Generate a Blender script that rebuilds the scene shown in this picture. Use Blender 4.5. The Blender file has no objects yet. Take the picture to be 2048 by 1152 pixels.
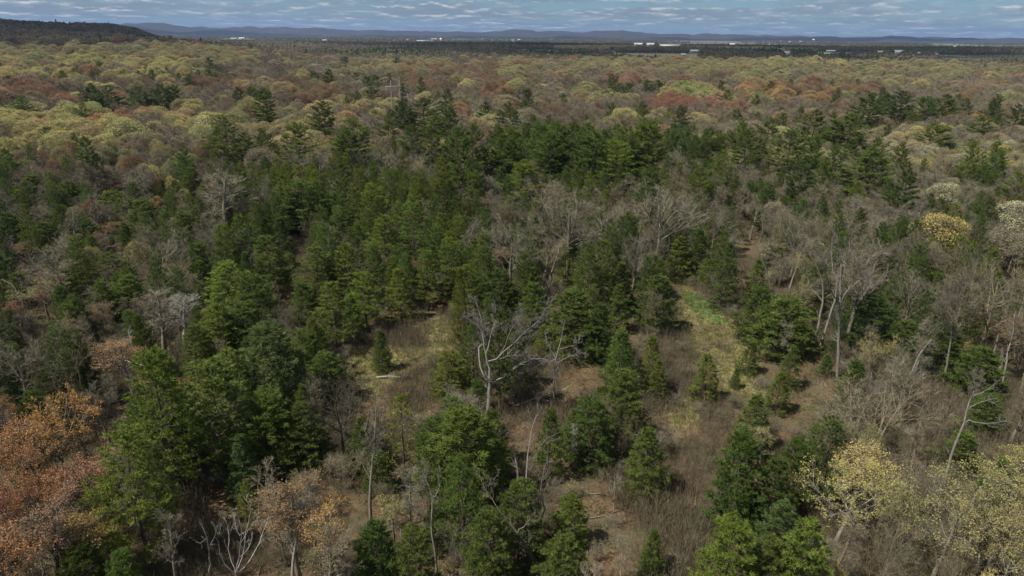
import bpy, math
import numpy as np
from math import radians, sin, cos, tan, atan, atan2, pi, sqrt

# ------------------------------------------------------------------ camera, sky, sun, exposure
scene = bpy.context.scene
H = 45.0                      # drone height above the ground
FPX = 1384.0                  # focal length in photo pixels (2048 wide)
PITCH = radians(20.08)
ROLL = radians(0.56)
cam_data = bpy.data.cameras.new("camera")
cam_data.sensor_width = 36.0
cam_data.lens = 36.0 * FPX / 2048.0
cam_data.clip_start = 0.5
cam_data.clip_end = 120000.0
cam = bpy.data.objects.new("camera", cam_data)
scene.collection.objects.link(cam)
from mathutils import Matrix
Mcam = Matrix.Rotation(pi / 2 - PITCH, 4, 'X') @ Matrix.Rotation(ROLL, 4, 'Z')
cam.matrix_world = Matrix.Translation((0, 0, H)) @ Mcam
scene.camera = cam
RC = np.array(Mcam.to_3x3())

SUN_EL = radians(57)
SUN_H = np.array([-0.90, -0.43]); SUN_H /= np.linalg.norm(SUN_H)
SUN_V = np.array([SUN_H[0] * cos(SUN_EL), SUN_H[1] * cos(SUN_EL), sin(SUN_EL)])
sd = bpy.data.lights.new("sun", 'SUN')
sd.energy = 4.1; sd.angle = radians(0.6); sd.color = (1.0, 0.955, 0.88)
so = bpy.data.objects.new("sun", sd)
from mathutils import Vector
so.rotation_euler = Vector(SUN_V).to_track_quat('Z', 'Y').to_euler()
so.location = (-60, -40, 120)
scene.collection.objects.link(so)

SKY_STRENGTH = 0.075
world = bpy.data.worlds.new("World"); scene.world = world; world.use_nodes = True


def build_sky():
    nt = world.node_tree; nt.nodes.clear(); L = nt.links
    out = nt.nodes.new('ShaderNodeOutputWorld'); bg = nt.nodes.new('ShaderNodeBackground')
    sky = nt.nodes.new('ShaderNodeTexSky'); sky.sky_type = 'NISHITA'; sky.sun_disc = False
    sky.sun_elevation = SUN_EL
    sky.sun_rotation = atan2(SUN_V[0], SUN_V[1])
    sky.altitude = 300; sky.air_density = 1.0; sky.dust_density = 0.35; sky.ozone_density = 1.6
    bg.inputs['Strength'].default_value = SKY_STRENGTH
    geo = nt.nodes.new('ShaderNodeTexCoord'); sep = nt.nodes.new('ShaderNodeSeparateXYZ')
    L.new(geo.outputs['Generated'], sep.inputs[0])

    def math_node(op, a, b=None, clamp=False):
        n = nt.nodes.new('ShaderNodeMath'); n.operation = op; n.use_clamp = clamp
        for i, v in enumerate((a, b)):
            if v is None: continue
            if isinstance(v, (int, float)): n.inputs[i].default_value = v
            else: L.new(v, n.inputs[i])
        return n.outputs[0]
    # cloud rows: bearing against the logarithm of height, so that the rows crowd towards the horizon
    zc = math_node('MAXIMUM', sep.outputs[2], 0.0)
    vv = math_node('LOGARITHM', math_node('ADD', zc, 0.02), math.e)
    az = math_node('ARCTAN2', sep.outputs[0], sep.outputs[1])
    comb = nt.nodes.new('ShaderNodeCombineXYZ'); L.new(az, comb.inputs[0]); L.new(vv, comb.inputs[1])

    def noise(sx, sy, det, rough, off):
        mp = nt.nodes.new('ShaderNodeMapping'); mp.inputs['Location'].default_value = off; mp.inputs['Scale'].default_value = (sx, sy, 1)
        L.new(comb.outputs[0], mp.inputs[0])
        n = nt.nodes.new('ShaderNodeTexNoise'); n.inputs['Scale'].default_value = 1.0
        n.inputs['Detail'].default_value = det; n.inputs['Roughness'].default_value = rough
        L.new(mp.outputs[0], n.inputs['Vector']); return n.outputs['Fac']
    def ramp(f, a, b):
        r = nt.nodes.new('ShaderNodeMapRange'); r.interpolation_type = 'SMOOTHSTEP'
        r.inputs['From Min'].default_value = a; r.inputs['From Max'].default_value = b
        L.new(f, r.inputs['Value']); return r.outputs[0]
    n1 = noise(6, 4.0, 6, .62, (3.1, 1.7, 0))
    n2 = noise(26, 6.5, 7, .62, (7.3, 4.2, 0)); n2b = noise(26, 6.5, 7, .62, (7.3, 4.55, 0))
    mask = ramp(n1, 0.34, 0.60)                       # broad grey cloud decks
    lit = ramp(math_node('SUBTRACT', n2, n2b), 0.0, 0.16)
    puff = math_node('MULTIPLY', math_node('MULTIPLY', ramp(n2, 0.46, 0.62), math_node('ADD', math_node('MULTIPLY', lit, .75), .25)), ramp(n1, 0.36, 0.54))   # sunlit cloud tops
    mixa = nt.nodes.new('ShaderNodeMix'); mixa.data_type = 'RGBA'
    mixb = nt.nodes.new('ShaderNodeMix'); mixb.data_type = 'RGBA'
    tint = nt.nodes.new('ShaderNodeMix'); tint.data_type = 'RGBA'; tint.blend_type = 'MULTIPLY'
    tint.inputs['Factor'].default_value = 1.0
    L.new(sky.outputs[0], tint.inputs['A']); tint.inputs['B'].default_value = (0.35, 0.50, 0.67, 1)
    k = 1.0 / SKY_STRENGTH
    L.new(math_node('MULTIPLY', mask, 0.75), mixa.inputs['Factor'])
    L.new(tint.outputs['Result'], mixa.inputs['A'])
    mixa.inputs['B'].default_value = (0.150 * k, 0.180 * k, 0.216 * k, 1)
    L.new(math_node('MULTIPLY', puff, 0.85), mixb.inputs['Factor'])
    L.new(mixa.outputs['Result'], mixb.inputs['A'])
    mixb.inputs['B'].default_value = (0.48 * k, 0.485 * k, 0.48 * k, 1)
    L.new(mixb.outputs['Result'], bg.inputs['Color'])
    L.new(bg.outputs[0], out.inputs[0])


build_sky()
scene.view_settings.view_transform = 'Standard'
scene.view_settings.look = 'None'
scene.view_settings.exposure = 0.68
scene.view_settings.gamma = 1.0
scene.view_settings.use_curve_mapping = False
scene.render.engine = 'CYCLES'
cy = scene.cycles
cy.max_bounces = 6; cy.diffuse_bounces = 4; cy.glossy_bounces = 1; cy.transmission_bounces = 2
cy.transparent_max_bounces = 6; cy.volume_bounces = 0

# ------------------------------------------------------------------ pixel <-> world
def ray(px, py):
    d = RC @ np.array([(px - 1024.0) / FPX, -(py - 576.0) / FPX, -1.0])
    return d / np.linalg.norm(d)


RIDGE_PX = [(-400, 36), (0, 39), (30, 42), (125, 46), (136, 49), (150, 46), (225, 48), (275, 57), (300, 67), (330, 76), (360, 85), (420, 95)]
RIDGE_AZ = np.array([atan2(*(lambda d: (d[0], d[1]))(ray(p[0], p[1]))) for p in RIDGE_PX])
RIDGE_D = 2050.0
RIDGE_H = np.array([H + RIDGE_D * tan(math.asin(ray(p[0], p[1])[2])) - 15.0 for p in RIDGE_PX])
RIDGE_H[-2:] = 0.0


def sstep(a, b, x):
    t = np.clip((x - a) / (b - a), 0, 1); return t * t * (3 - 2 * t)


def height(x, y):
    x = np.asarray(x, float); y = np.asarray(y, float)
    D = np.hypot(x, y); az = np.arctan2(x, y)
    near = 0.28 * np.sin(x * 0.11 + 1.3) * np.sin(y * 0.083 + .4) + 0.22 * np.sin(x * 0.047 + y * 0.06)
    rise = 21.0 * sstep(450, 1350, D) * sstep(-0.22, -0.50, az) * (1 - sstep(1500, 2600, D))
    rh = np.interp(az, RIDGE_AZ, np.maximum(RIDGE_H, 0))
    ridge = rh * sstep(1350, RIDGE_D, D) * (1 - 0.6 * sstep(RIDGE_D, 3400, D)) * sstep(-2.2, -1.2, az)
    roll = 2.2 * np.sin(x * 0.006 + 2) * np.sin(y * 0.0047) * sstep(250, 700, D) * (1 - sstep(5000, 9000, D))
    return near * (1 - sstep(1500, 3000, D)) + np.maximum(rise, ridge) + roll


def ground_at(px, py, z=0.0):
    d = ray(px, py)
    t = (z - H) / d[2]
    p = d * t + np.array([0, 0, H])
    for _ in range(4):
        zz = float(height(p[0], p[1])) + z
        t = (zz - H) / d[2]; p = d * t + np.array([0, 0, H])
    return p


def project(P):
    P = np.atleast_2d(P).astype(float)
    q = (P - np.array([0, 0, H])) @ RC          # RC^T applied
    return np.stack([1024 + FPX * q[:, 0] / -q[:, 2], 576 - FPX * q[:, 1] / -q[:, 2]], 1)


def on_plane(px, py, Y):
    d = ray(px, py); return d * (Y / d[1]) + np.array([0, 0, H])


def top_height(px, py, P):
    """height above P of the point of the vertical line through P seen nearest to pixel row py"""
    D = math.hypot(P[0], P[1]); u, v = project(P)[0]
    a = P.copy(); lo, hi = 0.1, 60.0
    for _ in range(40):
        m = (lo + hi) / 2
        if project(P + np.array([0, 0, m]))[0, 1] > py: lo = m
        else: hi = m
    return lo


def px_per_m(P):
    return FPX / ((np.asarray(P) - np.array([0, 0, H])) @ RC)[2] * -1


# ------------------------------------------------------------------ mesh helpers
class Geo:
    def __init__(self): self.V = []; self.F = []; self.S = []; self.M = []; self.n = 0
    def add(self, V, F, shade=0.5, mat=0):
        V = np.asarray(V, float).reshape(-1, 3); F = np.asarray(F, int).reshape(-1, 3)
        self.V.append(V); self.F.append(F + self.n)
        s = np.broadcast_to(np.asarray(shade, float), (len(V),)); self.S.append(s)
        self.M.append(np.full(len(F), mat, int)); self.n += len(V)
    def quads(self, V, Q, shade=0.5, mat=0):
        Q = np.asarray(Q, int).reshape(-1, 4)
        self.add(V, np.concatenate([Q[:, [0, 1, 2]], Q[:, [0, 2, 3]]]), shade, mat)
    def box(self, c, s, rz=0.0, mat=0):
        c = np.asarray(c, float); s = np.asarray(s, float) / 2
        v = np.array([[x, y, z] for x in (-1, 1) for y in (-1, 1) for z in (-1, 1)], float) * s
        R = np.array([[cos(rz), -sin(rz), 0], [sin(rz), cos(rz), 0], [0, 0, 1]])
        self.quads(v @ R.T + c, [[0, 1, 3, 2], [4, 6, 7, 5], [0, 4, 5, 1], [2, 3, 7, 6], [0, 2, 6, 4], [1, 5, 7, 3]], 0.5, mat)
    def mesh(self, name, mats, smooth=False):
        V = np.concatenate(self.V); F = np.concatenate(self.F); S = np.concatenate(self.S); M = np.concatenate(self.M)
        me = bpy.data.meshes.new(name)
        me.vertices.add(len(V)); me.vertices.foreach_set('co', V.astype(np.float32).ravel())
        me.loops.add(len(F) * 3); me.loops.foreach_set('vertex_index', F.astype(np.int32).ravel())
        me.polygons.add(len(F))
        me.polygons.foreach_set('loop_start', np.arange(0, len(F) * 3, 3, dtype=np.int32))
        try: me.polygons.foreach_set('loop_total', np.full(len(F), 3, np.int32))
        except Exception: pass
        me.polygons.foreach_set('material_index', M.astype(np.int32))
        if smooth: me.polygons.foreach_set('use_smooth', np.ones(len(F), bool))
        a = me.attributes.new('shade', 'FLOAT', 'POINT'); a.data.foreach_set('value', S.astype(np.float32))
        for m in (mats if isinstance(mats, (list, tuple)) else [mats]): me.materials.append(m)
        me.update(calc_edges=True); return me
    def copy_from(self, o, mat=None):
        for V, F, S, M in zip(o.V, o.F, o.S, o.M): pass
        V = np.concatenate(o.V); F = np.concatenate(o.F); S = np.concatenate(o.S); M = np.concatenate(o.M)
        self.V.append(V); self.F.append(F + self.n); self.S.append(S)
        self.M.append(M if mat is None else np.full(len(F), mat, int)); self.n += len(V)


def norm(a): return a / np.maximum(np.linalg.norm(a, axis=-1, keepdims=True), 1e-9)


def tubes(g, P, R, n, shade=0.5, mat=0, rng=None):
    """P (B,K,3) polylines, R (B,K) radii -> n-sided tapered tubes"""
    P = np.asarray(P, float); R = np.asarray(R, float)
    B, K, _ = P.shape
    if B == 0: return
    T = norm(np.gradient(P, axis=1))
    ref = np.where(np.abs(T[:, :1, 2:3]) > 0.8, np.array([1.0, 0, 0]), np.array([0, 0, 1.0]))
    U = norm(np.cross(T, np.broadcast_to(ref, T.shape))); W = np.cross(T, U)
    a = np.arange(n) * 2 * pi / n
    ring = U[:, :, None, :] * np.cos(a)[None, None, :, None] + W[:, :, None, :] * np.sin(a)[None, None, :, None]
    V = P[:, :, None, :] + ring * R[:, :, None, None]
    b = (np.arange(B) * K * n)[:, None, None]; k = (np.arange(K - 1) * n)[None, :, None]; i = np.arange(n)[None, None, :]
    i2 = (i + 1) % n
    Q = np.stack([b + k + i, b + k + i2, b + k + n + i2, b + k + n + i], -1).reshape(-1, 4)
    sh = np.broadcast_to(np.asarray(shade, float).reshape(-1, 1), (B, K * n)).ravel() if np.ndim(shade) else shade
    g.quads(V.reshape(-1, 3), Q, sh, mat)


def ribbons(g, P, w, rng, shade=0.5, mat=0):
    """thin twigs: (B,3,3) three points each, base width w (B,)"""
    B = len(P)
    if B == 0: return
    T = norm(P[:, 2] - P[:, 0]); s = norm(np.cross(T, rng.normal(size=(B, 3))))
    a, b, c = P[:, 0], P[:, 1], P[:, 2]; w = np.asarray(w).reshape(-1, 1) * 0.5
    V = np.stack([a - s * w, a + s * w, b - s * w * .75, b + s * w * .75, c], 1).reshape(-1, 3)
    o = (np.arange(B) * 5)[:, None]
    F = np.concatenate([o + [0, 1, 3], o + [0, 3, 2], o + [2, 3, 4]], 0)
    g.add(V, F, np.repeat(np.broadcast_to(shade, (B,)), 5), mat)


def leaves(g, C, size, rng, shade, mat=0, up=0.3):
    B = len(C); N = norm(rng.normal(size=(B, 3)) + [0, 0, up]); U = norm(np.cross(N, rng.normal(size=(B, 3)))); W = np.cross(N, U)
    s = (np.asarray(size) * np.ones(B)).reshape(-1, 1) * .5
    asp = rng.uniform(.45, 1.0, (B, 1))
    V = np.stack([C - U * s, C + W * s * asp, C + U * s, C - W * s * asp], 1).reshape(-1, 3)
    o = (np.arange(B) * 4)[:, None]
    g.add(V, np.concatenate([o + [0, 1, 2], o + [0, 2, 3]], 0), np.repeat(shade, 4), mat)


# ------------------------------------------------------------------ materials
def new_mat(name):
    m = bpy.data.materials.new(name); m.use_nodes = True
    nt = m.node_tree; nt.nodes.clear(); return m, nt, nt.links


def attr(nt, name, kind):
    a = nt.nodes.new('ShaderNodeAttribute'); a.attribute_name = name; a.attribute_type = kind; return a


def mixc(nt, f, A, B, mode='MIX'):
    m = nt.nodes.new('ShaderNodeMix'); m.data_type = 'RGBA'; m.blend_type = mode
    for k, v in (('Factor', f), ('A', A), ('B', B)):
        if hasattr(v, 'links') or isinstance(v, bpy.types.NodeSocket): nt.links.new(v, m.inputs[k])
        elif k == 'Factor': m.inputs[k].default_value = v
        else: m.inputs[k].default_value = (*v, 1)
    return m.outputs['Result']


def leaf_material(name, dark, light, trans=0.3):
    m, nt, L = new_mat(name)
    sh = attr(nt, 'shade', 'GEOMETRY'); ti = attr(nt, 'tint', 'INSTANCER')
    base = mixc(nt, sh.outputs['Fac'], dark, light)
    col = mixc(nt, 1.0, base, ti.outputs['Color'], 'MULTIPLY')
    d = nt.nodes.new('ShaderNodeBsdfPrincipled'); d.inputs['Roughness'].default_value = .62
    d.inputs['Specular IOR Level'].default_value = 0.25
    L.new(col, d.inputs['Base Color'])
    t = nt.nodes.new('ShaderNodeBsdfTranslucent'); L.new(col, t.inputs['Color'])
    mx = nt.nodes.new('ShaderNodeMixShader'); mx.inputs[0].default_value = trans
    L.new(d.outputs[0], mx.inputs[1]); L.new(t.outputs[0], mx.inputs[2])
    o = nt.nodes.new('ShaderNodeOutputMaterial'); L.new(mx.outputs[0], o.inputs[0]); return m


def bark_material(name, scale=6.0):
    m, nt, L = new_mat(name)
    ti = attr(nt, 'bark', 'INSTANCER')
    tc = nt.nodes.new('ShaderNodeTexCoord'); mp = nt.nodes.new('ShaderNodeMapping')
    mp.inputs['Scale'].default_value = (1, 1, 0.35); L.new(tc.outputs['Object'], mp.inputs[0])
    n = nt.nodes.new('ShaderNodeTexNoise'); n.inputs['Scale'].default_value = scale; n.inputs['Detail'].default_value = 3
    L.new(mp.outputs[0], n.inputs['Vector'])
    f = mixc(nt, n.outputs['Fac'], (.30, .30, .29), (1.65, 1.63, 1.58))
    col = mixc(nt, 1.0, f, ti.outputs['Color'], 'MULTIPLY')
    d = nt.nodes.new('ShaderNodeBsdfPrincipled'); d.inputs['Roughness'].default_value = .85
    d.inputs['Specular IOR Level'].default_value = 0.15
    L.new(col, d.inputs['Base Color'])
    o = nt.nodes.new('ShaderNodeOutputMaterial'); L.new(d.outputs[0], o.inputs[0]); return m


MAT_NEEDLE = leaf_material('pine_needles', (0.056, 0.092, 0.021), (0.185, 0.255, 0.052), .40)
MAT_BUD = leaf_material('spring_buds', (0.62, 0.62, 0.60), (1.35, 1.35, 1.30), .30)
MAT_BARK = bark_material('bark')


def plain(name, col, rough=.7, scale=0.0, var=.25):
    m, nt, L = new_mat(name)
    d = nt.nodes.new('ShaderNodeBsdfPrincipled'); d.inputs['Roughness'].default_value = rough
    if scale:
        tc = nt.nodes.new('ShaderNodeTexCoord')
        n = nt.nodes.new('ShaderNodeTexNoise'); n.inputs['Scale'].default_value = scale; n.inputs['Detail'].default_value = 4
        L.new(tc.outputs['Object'], n.inputs['Vector'])
        c = mixc(nt, n.outputs['Fac'], [v * (1 - var) for v in col], [v * (1 + var) for v in col])
        L.new(c, d.inputs['Base Color'])
    else: d.inputs['Base Color'].default_value = (*col, 1)
    o = nt.nodes.new('ShaderNodeOutputMaterial'); L.new(d.outputs[0], o.inputs[0]); return m


# ------------------------------------------------------------------ object helpers
ROOT = scene.collection
def link(name, data, parent=None):
    o = bpy.data.objects.new(name, data); ROOT.objects.link(o)
    if parent is not None: o.parent = parent
    return o
def thing(name, label, cat, loc, group=None, rz=0.0, scale=(1, 1, 1)):
    o = link(name, None); o.location = loc; o.rotation_euler = (0, 0, rz); o.scale = scale
    o['label'] = label; o['category'] = cat
    if group: o['group'] = group
    o.empty_display_size = 0.3
    return o
def in_poly(px, py, poly):
    x = np.asarray(px); y = np.asarray(py); c = np.zeros(x.shape, bool); n = len(poly)
    for i in range(n):
        x1, y1 = poly[i]; x2, y2 = poly[(i + 1) % n]
        k = ((y1 > y) != (y2 > y)) & (x < (x2 - x1) * (y - y1) / (y2 - y1 + 1e-9) + x1); c ^= k
    return c


# ------------------------------------------------------------------ ground
GRASS = [[(690, 690), (745, 690), (830, 700), (880, 690), (890, 720), (820, 740), (760, 790), (720, 800), (690, 740)],
         [(1350, 575), (1400, 590), (1455, 640), (1440, 655), (1400, 660), (1360, 620)],
         [(1345, 600), (1400, 605), (1470, 640), (1505, 720), (1530, 800), (1440, 790), (1380, 700)],
         [(1330, 790), (1390, 800), (1400, 850), (1340, 870)],
         [(820, 640), (900, 640), (930, 690), (860, 700)]]
GREEN = [[(1352, 585), (1400, 588), (1460, 640), (1440, 655), (1390, 625)]]
OPEN = GRASS + [[(690, 680), (760, 650), (900, 635), (955, 690), (880, 700), (860, 800), (740, 810), (690, 740)],
        [(1340, 560), (1400, 590), (1480, 660), (1520, 700), (1540, 780), (1600, 720), (1660, 720), (1700, 780), (1640, 860), (1560, 890), (1500, 790), (1440, 830), (1430, 1000), (1400, 1170), (1330, 1170), (1345, 850), (1330, 800), (1330, 700)],
        [(1120, 930), (1345, 960), (1400, 1180), (1190, 1180), (1170, 1000)],
        [(1015, 830), (1062, 820), (1085, 960), (1000, 960)],
        [(1060, 725), (1200, 725), (1190, 800), (1090, 820)],
        [(390, 950), (480, 960), (470, 1060), (400, 1180), (350, 1180)],
        [(560, 480), (620, 480), (620, 590), (570, 620)],
        [(650, 970), (740, 1000), (720, 1060), (650, 1040)],
        [(900, 1000), (960, 980), (940, 1060), (900, 1060)],
        [(1480, 480), (1520, 480), (1500, 570), (1450, 600)]]


def build_ground():
    rr = np.concatenate([[0.0], np.geomspace(12, 320, 150), np.geomspace(330, 26000, 150)])
    na = 420
    # finer angular steps inside the view
    aa = np.concatenate([np.linspace(-0.80, 0.80, 340), np.linspace(0.80, 2 * pi - 0.80, 82)[1:-1]])
    na = len(aa)
    A, Rr = np.meshgrid(aa, rr[1:])
    X = Rr * np.sin(A); Y = Rr * np.cos(A); Z = height(X, Y)
    V = np.stack([X, Y, Z], -1).reshape(-1, 3)
    V = np.concatenate([V, [[0, 0, float(height(0, 0))]]])
    nr = len(rr) - 1
    i = np.arange(nr - 1)[:, None]; j = np.arange(na)[None, :]; j2 = (j + 1) % na
    Q = np.stack([i * na + j, i * na + j2, (i + 1) * na + j2, (i + 1) * na + j], -1).reshape(-1, 4)[:, ::-1]
    g = Geo(); g.quads(V, Q)
    c = len(V) - 1; jj = np.arange(na)
    g.F.append(np.stack([np.full(na, c), (jj + 1) % na, jj], -1)); g.M.append(np.zeros(na, int))
    m, nt, L = new_mat('forest_floor')
    gr = attr(nt, 'grass', 'GEOMETRY'); gn = attr(nt, 'green', 'GEOMETRY')
    geo = nt.nodes.new('ShaderNodeNewGeometry')
    def noise(s, det=4, r=.6, stretch=None):
        n = nt.nodes.new('ShaderNodeTexNoise'); n.inputs['Scale'].default_value = s; n.inputs['Detail'].default_value = det
        n.inputs['Roughness'].default_value = r
        v = geo.outputs['Position']
        if stretch:
            mp = nt.nodes.new('ShaderNodeMapping'); mp.inputs['Scale'].default_value = stretch; L.new(v, mp.inputs[0]); v = mp.outputs[0]
        L.new(v, n.inputs['Vector']); return n.outputs['Fac']
    def rng_(f, a, b):
        r = nt.nodes.new('ShaderNodeMapRange'); r.interpolation_type = 'SMOOTHSTEP'
        r.inputs['From Min'].default_value = a; r.inputs['From Max'].default_value = b; L.new(f, r.inputs['Value']); return r.outputs[0]
    litter = mixc(nt, rng_(noise(2.6, 6, .75), .36, .64), (0.052, 0.038, 0.022), (0.170, 0.110, 0.058))
    litter = mixc(nt, rng_(noise(.16), .42, .62), litter, mixc(nt, noise(4.0), (.060, .054, .030), (.124, .110, .058)))
    grassc = mixc(nt, rng_(noise(1.7, 5, .7), .36, .64), (0.135, 0.105, 0.050), (0.225, 0.215, 0.085))
    greenc = mixc(nt, noise(2.5), (0.09, 0.12, 0.04), (0.15, 0.19, 0.06))
    gmul = nt.nodes.new('ShaderNodeMath'); gmul.operation = 'MULTIPLY'; L.new(gr.outputs['Fac'], gmul.inputs[0]); L.new(rng_(noise(.55, 4, .65), .36, .56), gmul.inputs[1])
    nearc = mixc(nt, gmul.outputs[0], litter, grassc)
    nearc = mixc(nt, gn.outputs['Fac'], nearc, greenc)
    # the plain beyond the forest: woodlots, fields, scattered town
    farw = mixc(nt, noise(.004, 5, .65), (0.080, 0.074, 0.045), (0.170, 0.150, 0.085))
    fields = rng_(noise(.0016, 3, .5, (1.0, .55, 1)), .56, .60)
    farc = mixc(nt, fields, farw, mixc(nt, rng_(noise(.0009), .45, .55), (.19, .165, .105), (.115, .150, .055)))
    ln = nt.nodes.new('ShaderNodeVectorMath'); ln.operation = 'LENGTH'; L.new(geo.outputs['Position'], ln.inputs[0])
    col = mixc(nt, rng_(ln.outputs['Value'], 900, 2600), nearc, farc)
    b = nt.nodes.new('ShaderNodeBsdfPrincipled'); b.inputs['Roughness'].default_value = .9; b.inputs['Specular IOR Level'].default_value = .1
    L.new(col, b.inputs['Base Color'])
    bp = nt.nodes.new('ShaderNodeBump'); bp.inputs['Strength'].default_value = .7; bp.inputs['Distance'].default_value = .12
    L.new(noise(3.5, 6, .7), bp.inputs['Height']); L.new(bp.outputs[0], b.inputs['Normal'])
    o = nt.nodes.new('ShaderNodeOutputMaterial'); L.new(b.outputs[0], o.inputs[0])
    me = g.mesh('ground', m, smooth=True)
    uv = project(V[:, :3]); D = np.hypot(V[:, 0], V[:, 1])
    rg = np.random.default_rng(5); ju = rg.normal(0, 7, len(V)); jv = rg.normal(0, 4, len(V))
    front = (V[:, 1] > 5)
    gm = np.zeros(len(V)); 
    for p in GRASS: gm = np.maximum(gm, (in_poly(uv[:, 0] + ju, uv[:, 1] + jv, p) & front).astype(float))
    gg = np.zeros(len(V))
    for p in GREEN: gg = np.maximum(gg, (in_poly(uv[:, 0] + ju * .6, uv[:, 1] + jv * .6, p) & front).astype(float))
    for nm, a in (('grass', gm), ('green', gg)):
        at = me.attributes.new(nm, 'FLOAT', 'POINT'); at.data.foreach_set('value', a.astype(np.float32))
    o = link('ground', me); o['kind'] = 'structure'; o['label'] = 'leaf strewn forest floor running out to the plain'
    return o


build_ground()


def build_hills():
    prof = [(-300, 44), (239, 47), (250, 45.5), (328, 46), (359, 51), (380, 54), (403, 53), (444, 56), (496, 52), (520, 55), (561, 53),
            (615, 56), (650, 55.4), (697, 59), (760, 60), (821, 61), (865, 62.5), (913, 62.5), (965, 64), (999, 61.5), (1023, 58.4),
            (1057, 60), (1074, 62), (1115, 61), (1153, 64), (1187, 61.5), (1238, 61), (1283, 63), (1300, 66), (1340, 68), (1368, 66.5), (1386, 68),
            (1410, 66), (1437, 68), (1502, 69), (1560, 71), (1608, 71), (1673, 73.2), (1731, 73.2), (1782, 71), (1837, 73), (1929, 75),
            (2045, 76), (2400, 80)]
    az = []; hh = []
    for x, y in prof:
        d = ray(x, y); az.append(atan2(d[0], d[1])); hh.append(H - 6 + 12000 * d[2] / math.hypot(d[0], d[1]))
    A = np.linspace(-0.85, 0.85, 520); crest = np.interp(A, az, hh)
    rg = np.random.default_rng(3)
    def n1(x, seeds):
        return sum(a * np.sin(x * f + p) for a, f, p in seeds)
    small = n1(A, [(3.5, 95, 1), (3.5, 170, 2), (2.6, 310, .3), (1.6, 520, 1.3)])
    rows = [(9300, -6, 0), (9900, .10, 0.3), (10500, .34, 1), (11000, .55, .8), (11500, .80, .6), (12000, 1.0, 1), (12800, .85, .5), (14500, .4, 0), (16500, -.1, 0)]
    V = []
    for k, (D, f, s) in enumerate(rows):
        wob = 1 + .30 * np.sin(A * (38 + 7 * k) + k * 1.7) * (f < .9) * (f > 0)
        z = crest * f * wob + small * s if f > 0 else np.full_like(A, -8.0)
        dd = D + 260 * np.sin(A * 45 + k)
        V.append(np.stack([dd * np.sin(A), dd * np.cos(A), z], -1))
    V = np.array(V); nr, nc = V.shape[:2]
    i = np.arange(nr - 1)[:, None]; j = np.arange(nc - 1)[None]
    Q = np.stack([i * nc + j, i * nc + j + 1, (i + 1) * nc + j + 1, (i + 1) * nc + j], -1).reshape(-1, 4)
    g = Geo(); g.quads(V.reshape(-1, 3), Q)
    m, nt, L = new_mat('far_wooded_hills')
    geo = nt.nodes.new('ShaderNodeNewGeometry')
    n = nt.nodes.new('ShaderNodeTexNoise'); n.inputs['Scale'].default_value = .0016; n.inputs['Detail'].default_value = 6; n.inputs['Roughness'].default_value = .65
    L.new(geo.outputs['Position'], n.inputs['Vector'])
    c = mixc(nt, n.outputs['Fac'], (.022, .025, .026), (.085, .074, .060))
    b = nt.nodes.new('ShaderNodeBsdfPrincipled'); b.inputs['Roughness'].default_value = .95; b.inputs['Specular IOR Level'].default_value = .05
    L.new(c, b.inputs['Base Color']); o = nt.nodes.new('ShaderNodeOutputMaterial'); L.new(b.outputs[0], o.inputs[0])
    ob = link('hills', g.mesh('hills', m, True)); ob['kind'] = 'structure'; ob['label'] = 'low blue wooded hills along the horizon'


build_hills()

# ------------------------------------------------------------------ tree prototypes
def resample(P, k):
    P = np.asarray(P, float); d = np.concatenate([[0], np.cumsum(np.linalg.norm(np.diff(P, axis=0), axis=1))])
    s = np.linspace(0, d[-1], k); return np.stack([np.interp(s, d, P[:, c]) for c in range(3)], 1)


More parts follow.
